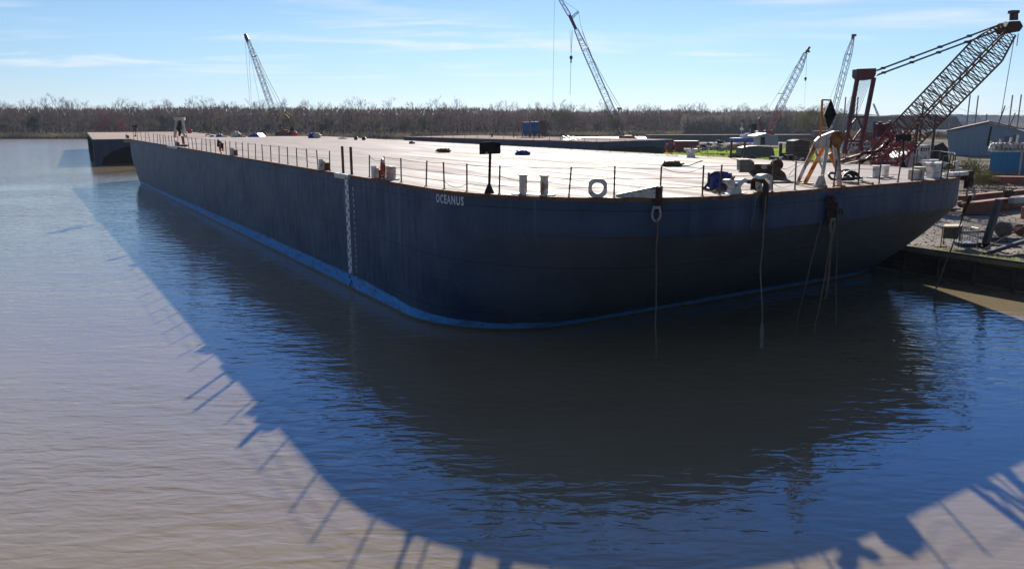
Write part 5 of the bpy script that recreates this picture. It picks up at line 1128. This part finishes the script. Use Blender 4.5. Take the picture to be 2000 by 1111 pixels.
for i, (x, y, R_, lab) in enumerate(((1961, 449, .52, 'big worn tyre of the rusty axle on the gravel, left one'), (1996, 446, .40, 'smaller rusty wheel to the right of the big tyre'))):
    P = atz(x, y+14, GZ); c = P+Vector((0, 0, R_)); t = thing('axle_wheel', lab, 'wheel', P)
    MB().lathe(c-Vector((.25, 0, 0)), [(0, R_*.8), (.05, R_*.97), (.12, R_), (.38, R_), (.45, R_*.97), (.5, R_*.8)], 22, (1, .55, 0)).build('tyre', mat('worn_tyre', (.06, .055, .05), (.12, .10, .085), 4, .9) if i == 0 else M['rust'], t, smooth=True)
    MB().lathe(c+Vector((.18, .1, 0)), [(0, R_*.6), (.12, R_*.62), (.14, R_*.3), (.3, R_*.25)], 18, (1, .55, 0)).build('hub', M['rust'], t, smooth=True)
a = atz(1961, 463, GZ)+Vector((.3, .2, .45)); tag(MB().tube([a, a+Vector((1.6, .5, .05))], .13, 8).build('axle_beam', M['body']), 'orange rusty axle beam between the two wheels', 'axle')
P = atz(1998, 428, GZ); tag(MB().box(P+Vector((.4, 0, .5)), (.9, .6, 1.0)).build('orange_box', M['body'], bevel=.05), 'orange box cut by the right edge of the photo', 'box')
for i, (x, y, s_) in enumerate(((1868, 392, .5), (1915, 372, .4), (1945, 431, .25), (1800, 470, .25))): pass
q = MB(); c = atz(1872, 412, GZ)
for k in range(8): q.box(c+Vector((random.uniform(-1, 1), random.uniform(-.6, .8), .1+.09*k)), (random.uniform(.6, 1.6), .25, .12), random.uniform(-.5, .8))
tag(q.build('scrap_heap', M['darkrust']), 'dark heap of scrap timber at the end of the front rusty beam', 'scrap heap')
random.seed(43)
for i, (x, y, l_, an, mt, lab) in enumerate(((1905, 452, 2.6, .2, 'rope', 'weathered plank lying on the gravel behind the man basket'), (1925, 420, 3.2, -.15, 'darkrust', 'dark timber lying in front of the front rusty beam'), (1990, 498, 2.0, .35, 'rope', 'short board near the bulkhead edge under the dark strut'), (1965, 480, 1.6, -.5, 'darkrust', 'rusty pipe offcut on the gravel right of the leaning post'), (1900, 372, 4.0, .1, 'ropegrey', 'grey plank lying beyond the rear rusty beam'))):
    c = atz(x, y, GZ+.06); dv = Vector((cos(an), sin(an), 0))*l_/2; tag(MB().bar(c-dv, c+dv, .18, .09).build('loose_plank', M[mt]), lab, 'plank')
c0 = atz(1935, 470, GZ+.03); tag(MB().tube([c0+Vector((.28*k/6*cos(k*.9)+k*.04, .22*k/6*sin(k*.9), .02)) for k in range(30)], .025, 5).build('cable_coil', M['hose'], None), 'black cable lying in loops on the gravel by the hinge', 'cable')
q = MB()
for k in range(1500):
    P = atz(random.uniform(1760, 2000), random.uniform(355, 512), GZ); r = random.uniform(.02, .09); 
    if uv(P)[0] < 31.3: continue
    q.add([P+Vector((-r, 0, 0)), P+Vector((0, -r, 0)), P+Vector((r, 0, 0)), P+Vector((0, r, 0)), P+Vector((random.uniform(-r, r)*.3, 0, r*.8))], [(0, 1, 4), (1, 2, 4), (2, 3, 4), (3, 0, 4)])
tag(q.build('gravel', M['ropegrey']), kind='stuff')
random.seed(41)
def junk(name, label, cat, px0, px1, py0, py1, mts, n, seed, Y=None):
    random.seed(seed); a = atz(px0, py1, GZ); Yj = Y or a.y; a = aty(px0, py1, Yj); b_ = aty(px1, py1, Yj); h = (aty(px0, py0, Yj)-a).z; t = thing(name, label, cat, a.lerp(Vector((b_.x, b_.y, GZ)), .5)); W_ = b_.x-a.x; base_z = aty(px0, py1, Yj).z
    for mi, mm in enumerate(mts):
        q = MB()
        for k in range(n):
            x = a.x+W_*random.random(); f = 1-abs((x-a.x)/W_-.5)*1.2; z = base_z+h*random.random()*max(.25, f); s_ = W_*random.uniform(.05, .2)
            if random.random() < .5: q.box((x, Yj+random.uniform(0, 2), z), (s_, s_*.8, s_*random.uniform(.2, .7)), random.random()*3)
            else: q.tube([(x, Yj, z), (x+random.gauss(0, W_*.15), Yj+random.random(), z+random.gauss(0, h*.2))], h*.04, 5)
        q.build(('frame', 'load', 'scraps', 'tarp')[mi % 4], M[mm], t)
    return t
def simple(name, label, cat, pts, Y, dep, mt, group=None, ground=True):
    P = [aty(x, y, Y) for x, y in pts]
    if ground:
        zmin = min(p.z for p in P)
        for p in P:
            if p.z < zmin+.15: p.z = GZ-.05
    return tag(MB().prism(P, Vector((0, dep, 0))).build(name, M[mt], None, bevel=.03), label, cat, group)
M['redcon'] = mat('red_container', (.20, .03, .035), (.14, .03, .035), .6, .6, stretch=(4, 4, .2), bump=.3)
simple('red_container', 'long dull red container behind the starboard rail', 'container', ((1319, 293), (1319, 275.5), (1366, 275.5), (1366, 293)), 190, 3, 'redcon')
simple('red_container', 'short faded red container left of the long one', 'container', ((1296, 292), (1296, 275), (1316, 275), (1316, 292)), 192, 3, 'body')
simple('dark_skip', 'dark steel skip with sloping front at the left of the red containers', 'skip', ((1288, 293), (1288, 280), (1296, 279), (1296, 293)), 191, 3, 'dark')
simple('dark_mound', 'dark tarp covered mound left of the tall jib crane', 'mound', ((1166, 295), (1192, 281), (1212, 278), (1226, 284), (1240, 294)), 180, 8, 'dark')
simple('brown_scow', 'low brown scow hull by the foot of the jib crane', 'scow', ((1162, 285), (1160, 276), (1190, 276), (1250, 280), (1262, 279), (1262, 286)), 205, 5, 'greenhull')
simple('barge_hull_section', 'green brown old barge side above the shore by the gangways', 'hull section', ((1050, 292), (1052, 273.5), (1125, 271), (1170, 274), (1172, 284), (1150, 293)), 185, 4, 'greenhull')
junk('branch_pile', 'tangled pile of branches and wire by the deck edge', 'brush pile', 1052, 1066, 284, 294, ['rope', 'darkrust'], 26, 3, 120)
junk('scrap_truck', 'heap of grey machinery and frames right of the red containers', 'machinery', 1370, 1428, 274, 293, ['galv', 'darkrust', 'dark'], 22, 5, 180)
junk('timber_pile', 'pale broken timber pile on the dull grass', 'timber pile', 1352, 1382, 283, 297, ['rope', 'ropeolive', 'galv'], 16, 6, 150)
junk('scrap_heap', 'long low heap of scrap steel and twigs behind the winch', 'scrap heap', 1512, 1578, 304, 320, ['darkrust', 'rope', 'galv', 'dark'], 40, 7, 62)
junk('equipment_heap', 'dark equipment heap under the jib crane', 'equipment', 1165, 1255, 283, 293, ['darkrust', 'dark', 'galv'], 24, 8, 188)
junk('scrap_heap', 'rusty scrap and cut plate heaped behind the rear beam', 'scrap heap', 1895, 1925, 362, 381, ['body', 'darkrust', 'galv'], 16, 51)
junk('scrap_heap', 'rusty pipe and scrap heap near the box girder at the right edge', 'scrap heap', 1960, 1999, 360, 376, ['darkrust', 'body', 'rope'], 18, 52)
junk('timber_pile', 'low dark timber stack just past the barge corner', 'timber pile', 1886, 1905, 378, 392, ['darkrust', 'bulk'], 12, 53)
junk('scrap_heap', 'small litter of bolts and offcuts right of the man basket', 'scrap heap', 1925, 1950, 484, 496, ['darkrust', 'galv'], 9, 54)
simple('tarp_roof', 'long low dark green tarpaulin roof on the grass', 'tarpaulin', ((1446, 293.5), (1450, 289), (1462, 286), (1480, 285), (1500, 286.5), (1510, 289), (1516, 293.5)), 165, 4, 'greenhull')
simple('dark_shed', 'low dark brown shed right of the tarpaulin', 'shed', ((1548, 296), (1550, 276), (1562, 273), (1582, 277), (1582, 296)), 150, 4, 'darkrust')
simple('dark_post', 'short dark post left of the brown shed', 'post', ((1524, 293), (1524, 280), (1528.5, 280), (1528.5, 293)), 150, .6, 'darkrust')
# site shed with the pale roof
t = thing('site_shed', 'small green grey shed with a pale sloping roof in front of the short crane', 'shed', Vector((aty(1500, 282, 225).x, 225, GZ)))
q = MB(); q.prism([aty(x, y, 225) for x, y in ((1484, 284), (1484, 264), (1500, 262), (1520, 266), (1520, 284))], Vector((0, 6, 0))); q.build('walls', M['galv'], t)
MB().prism([aty(x, y, 224.5) for x, y in ((1474, 266), (1497, 260), (1514, 266), (1512, 267.5), (1497, 262))], Vector((0, 7, 0))).build('roof', M['white'], t)
MB().prism([aty(x, y, 224.9) for x, y in ((1486, 283), (1486, 268), (1494, 268), (1494, 283))], Vector((0, .1, 0))).build('doorway', M['dark'], t)
# tug
t = thing('tugboat', 'blue and white tugboat behind the weeds left of the shed', 'tugboat', Vector((aty(1460, 276, 240).x, 240, 0)))
def tp2(n_, pts, d, mt, Y=240): MB().prism([aty(x, y, Y) for x, y in pts], Vector((0, d, 0))).build(n_, M[mt], t)
tp2('hull', ((1434, 270), (1436, 279), (1484, 279), (1487, 270)), 6, 'bluetarp'); tp2('deckhouse', ((1452, 270.5), (1452, 265), (1478, 265), (1478, 270.5)), 4, 'white', 241); tp2('wheelhouse', ((1457, 265), (1458, 261), (1468, 261), (1469, 265)), 3, 'white', 241.5); tp2('window_band', ((1458.5, 263.5), (1458.5, 262), (1467.5, 262), (1467.5, 263.5)), .1, 'dark', 241.3)
MB().tube([aty(1465, 262, 242), aty(1465, 252, 242)], .12, 6).build('mast', M['galv'], t)
t = thing('radar_mast', 'slim mast with a round white dome left of the tank', 'mast', Vector((aty(1448, 266, 246).x, 246, 0))); MB().tube([aty(1448, 278, 246), aty(1449, 240, 246)], .09, 6).build('pole', M['galv'], t); MB().lathe(aty(1448.5, 254.5, 246), [(0, .55), (.4, .55), (.75, .25), (.8, .05)], 12).build('dome', M['white'], t)
# white trailers, cars, poles beyond the red crane
for i, (x0, x1, y0, y1, Y, mt, lab) in enumerate(((1648, 1680, 277, 286, 190, 'white', 'white site trailer behind the legs of the tall gantry frame'), (1682, 1700, 276, 286, 195, 'galv', 'grey site trailer right of the white one'), (1798, 1818, 284, 292, 140, 'whiterust', 'pale vehicle parked near the dark poles'), (1770, 1792, 300, 326, 88, 'galv', 'pale grey tent shaped cover behind the black sign'))):
    if i < 3:
        tt = thing('site_trailer' if i < 2 else 'parked_vehicle', lab, 'trailer' if i < 2 else 'vehicle', Vector((aty(x0, y1, Y).x, Y, GZ)))
        a = aty(x0, y0, Y); b_ = aty(x1, y1, Y); q = MB(); q.box(((a.x+b_.x)/2, Y+1.2, (a.z+GZ+.5)/2), (b_.x-a.x, 2.4, a.z-GZ-.5)); q.build('body', M[mt], tt, bevel=.1)
        for k in range(4): MB().box((a.x+(b_.x-a.x)*(k+.6)/4.4, Y-.03, a.z-.75), ((b_.x-a.x)*.12, .08, .6)).build('window', M['dark'], tt)
        for s_ in (.2, .8): MB().lathe((a.x+(b_.x-a.x)*s_, Y-.05, GZ+.4), [(0, .4), (.25, .4)], 12, (0, 1, 0)).build('wheel', M['hose'], tt)
    else: simple('cover_tent', lab, 'cover', ((1742, 327), (1752, 308), (1778, 297), (1800, 306), (1808, 322)), Y, 4, 'galv')
junk('pipe_rack', 'grey racks of pipes and pallets beyond the far corner bitts', 'pipe rack', 1800, 1870, 312, 332, ['galv', 'whiterust', 'ropegrey'], 18, 12, 80)
simple('earth_mound', 'dark mound of soil left of the warehouse', 'mound', ((1815, 300), (1828, 284), (1842, 278), (1852, 290), (1856, 300)), 140, 8, 'dark')
simple('earth_mound', 'dark soil mound behind the tall gantry frame', 'mound', ((1660, 292), (1680, 272), (1694, 256), (1706, 268), (1730, 292)), 230, 12, 'marsh')
poles = [(1858.5, 198, 244), (1895, 186, 246), (1911, 187, 240), (1927.5, 223, 245), (1963, 207, 240), (1978, 186, 240), (1995, 185, 240), (1983, 221, 240), (1652, 190, 235), (1671, 190, 228), (1676, 190, 228)]
for i, (x, yt, yb) in enumerate(poles):
    Y = 330; p = aty(x, yt, Y); p2 = Vector((p.x, Y, GZ))
    if i in (4, 7): p2.x -= 3.2
    labs = ['pile pole touching the right edge of the big boom', 'left of the twin tall poles over the warehouse gable', 'right of the twin tall poles over the warehouse gable', 'short pole stub above the warehouse ridge', 'leaning pole above the rusty roof', 'tall pole above the rusty roof near the right edge', 'tall pole at the very right edge', 'short leaning stub between the two rightmost tall poles', 'grey pole seen through the hoist lines of the red crane', 'left of two close poles inside the gantry frame', 'right of two close poles inside the gantry frame']
    tag(MB().tube([p2, p], .26, 7).build('tall_pole', M['ropegrey'] if i not in (4, 7) else M['darkrust']), labs[i], 'pole', 'tall poles')
for i, (x, y0, y1, Y, lab) in enumerate(((1828, 225, 292, 120, 'dark timber utility pole right of the red boom foot'), (1794, 230, 296, 125, 'dark timber utility pole crossing the red boom foot'), (1804, 200, 292, 160, 'thinner dark pole behind the big boom'))):
    p = aty(x, y0, Y); tag(MB().tube([(p.x, Y, GZ), p], .2, 8).build('utility_pole', M['darkrust']), lab, 'pole')
tp_a = thing('wire_line', 'thin overhead wires running between the tall poles', 'wires', aty(1860, 205, 330))
for (a, b_) in (((1858, 206), (1927, 226)), ((1858, 218), (1912, 232)), ((1911, 240), (1978, 206)), ((1978, 216), (2010, 214))): MB().tube([aty(*a, 330), aty((a[0]+b_[0])/2, (a[1]+b_[1])/2+3, 330), aty(*b_, 330)], .05, 4).build('wire', M['cable'], tp_a)
# shrubs on the right and beside the yard
def shrub(px, py, wpx, hpx, Y, cm, label, n=700, seed=0):
    random.seed(seed+int(px)); P = aty(px, py, Y); s_ = Y/F; W_, H_ = wpx*s_, hpx*s_; t = thing('shrub', label, 'shrub', Vector((P.x, Y, GZ))); q = MB(); lf = max(.12, W_*.024)
    for k in range(n):
        a = random.uniform(0, 2*pi); r = random.random()**.5; hm = H_*(1-.6*r*r)*(1+.3*noise.noise(Vector((px+a, r*3, 0)))); p = Vector((P.x+W_/2*r*cos(a), Y+W_*.35*r*sin(a), GZ+hm*random.random()**.6)); d = Vector((random.gauss(0, 1), random.gauss(0, 1), random.gauss(.5, 1))).normalized()*lf*1.5; e = d.orthogonal().normalized()*lf*.5; q.add([p-e, p+e, p+d], [(0, 1, 2)])
    q.build('foliage', CM[cm], t); MB().tube([(P.x, Y, GZ), (P.x, Y, GZ+H_*.6)], W_*.012, 5).build('stem', M['bark'], t)
for a in ((1905, 312, 75, 44, 100, 'olive', 'dark green shrub left of the teal container'), (1925, 332, 60, 30, 92, 'yellow', 'weedy yellow green shrub at the foot of the teal container'), (1888, 325, 55, 40, 104, 'olive', 'dull shrub beyond the far barge corner'), (1640, 300, 50, 24, 130, 'olive', 'low bramble bush behind the A frame'), (1745, 322, 30, 24, 72, 'olive', 'green bush at the foot of the red crane'), (1450, 292, 70, 16, 200, 'tan', 'broad brown scrub in front of the tugboat'), (1570, 283, 70, 18, 220, 'tan', 'brown scrub right of the site shed'), (1435, 308, 26, 14, 155, 'tan', 'small grey bush at the gangway posts'), (1466, 308, 22, 12, 150, 'greybrown', 'small twiggy bush right of the gangway posts'), (1900, 246, 26, 20, 300, 'tan', 'tan leafless tree top between the twin poles'), (1790, 285, 90, 16, 210, 'greybrown', 'brown scrub beyond the red crane'), (1690, 268, 100, 14, 330, 'greybrown', 'far grey scrub along the right river shore'), (1830, 265, 60, 14, 330, 'tan', 'far tan scrub by the water on the right')): shrub(*a, n=2200)
# grey buildings far on the right shore
for i, (x0, x1, y0, Y) in enumerate(((1735, 1760, 240, 800), (1765, 1800, 242, 800), (1812, 1840, 238, 820), (1845, 1880, 241, 800), (1690, 1712, 242, 800))):
    a = aty(x0, y0, Y); b_ = aty(x1, y0, Y); q = MB(); q.box(((a.x+b_.x)/2, Y, a.z/2), (b_.x-a.x, 20, a.z)); bd = tag(thing('far_building', ('leftmost', 'second', 'third', 'fourth', 'extra')[i]+' low grey building across the right water' if i < 4 else 'low grey building across the water by the distant crane', 'building', Vector((a.x, Y, 0))))
    q.build('walls', M['galv'], bd); MB().prism([(a.x-1, Y-11, a.z), (b_.x+1, Y-11, a.z), ((a.x+b_.x)/2, Y-11, a.z+2.5)], Vector((0, 22, 0))).build('roof', M['cladding'], bd)
# ================================================================ AIR
hz = MB().box((300, 1500, 38.), (5200, 3700, 80)); hm2 = bpy.data.materials.new('air_haze'); hm2.use_nodes = True; t_ = NT(hm2.node_tree)
vol = t_.n('ShaderNodeVolumePrincipled', None, Color=(.62, .76, 1., 1), Density=.00006, Anisotropy=.2); ou = t_.n('ShaderNodeOutputMaterial'); t_.link(vol.outputs[0], ou.inputs[1])
HZ = tag(hz.build('haze', hm2), kind='stuff')
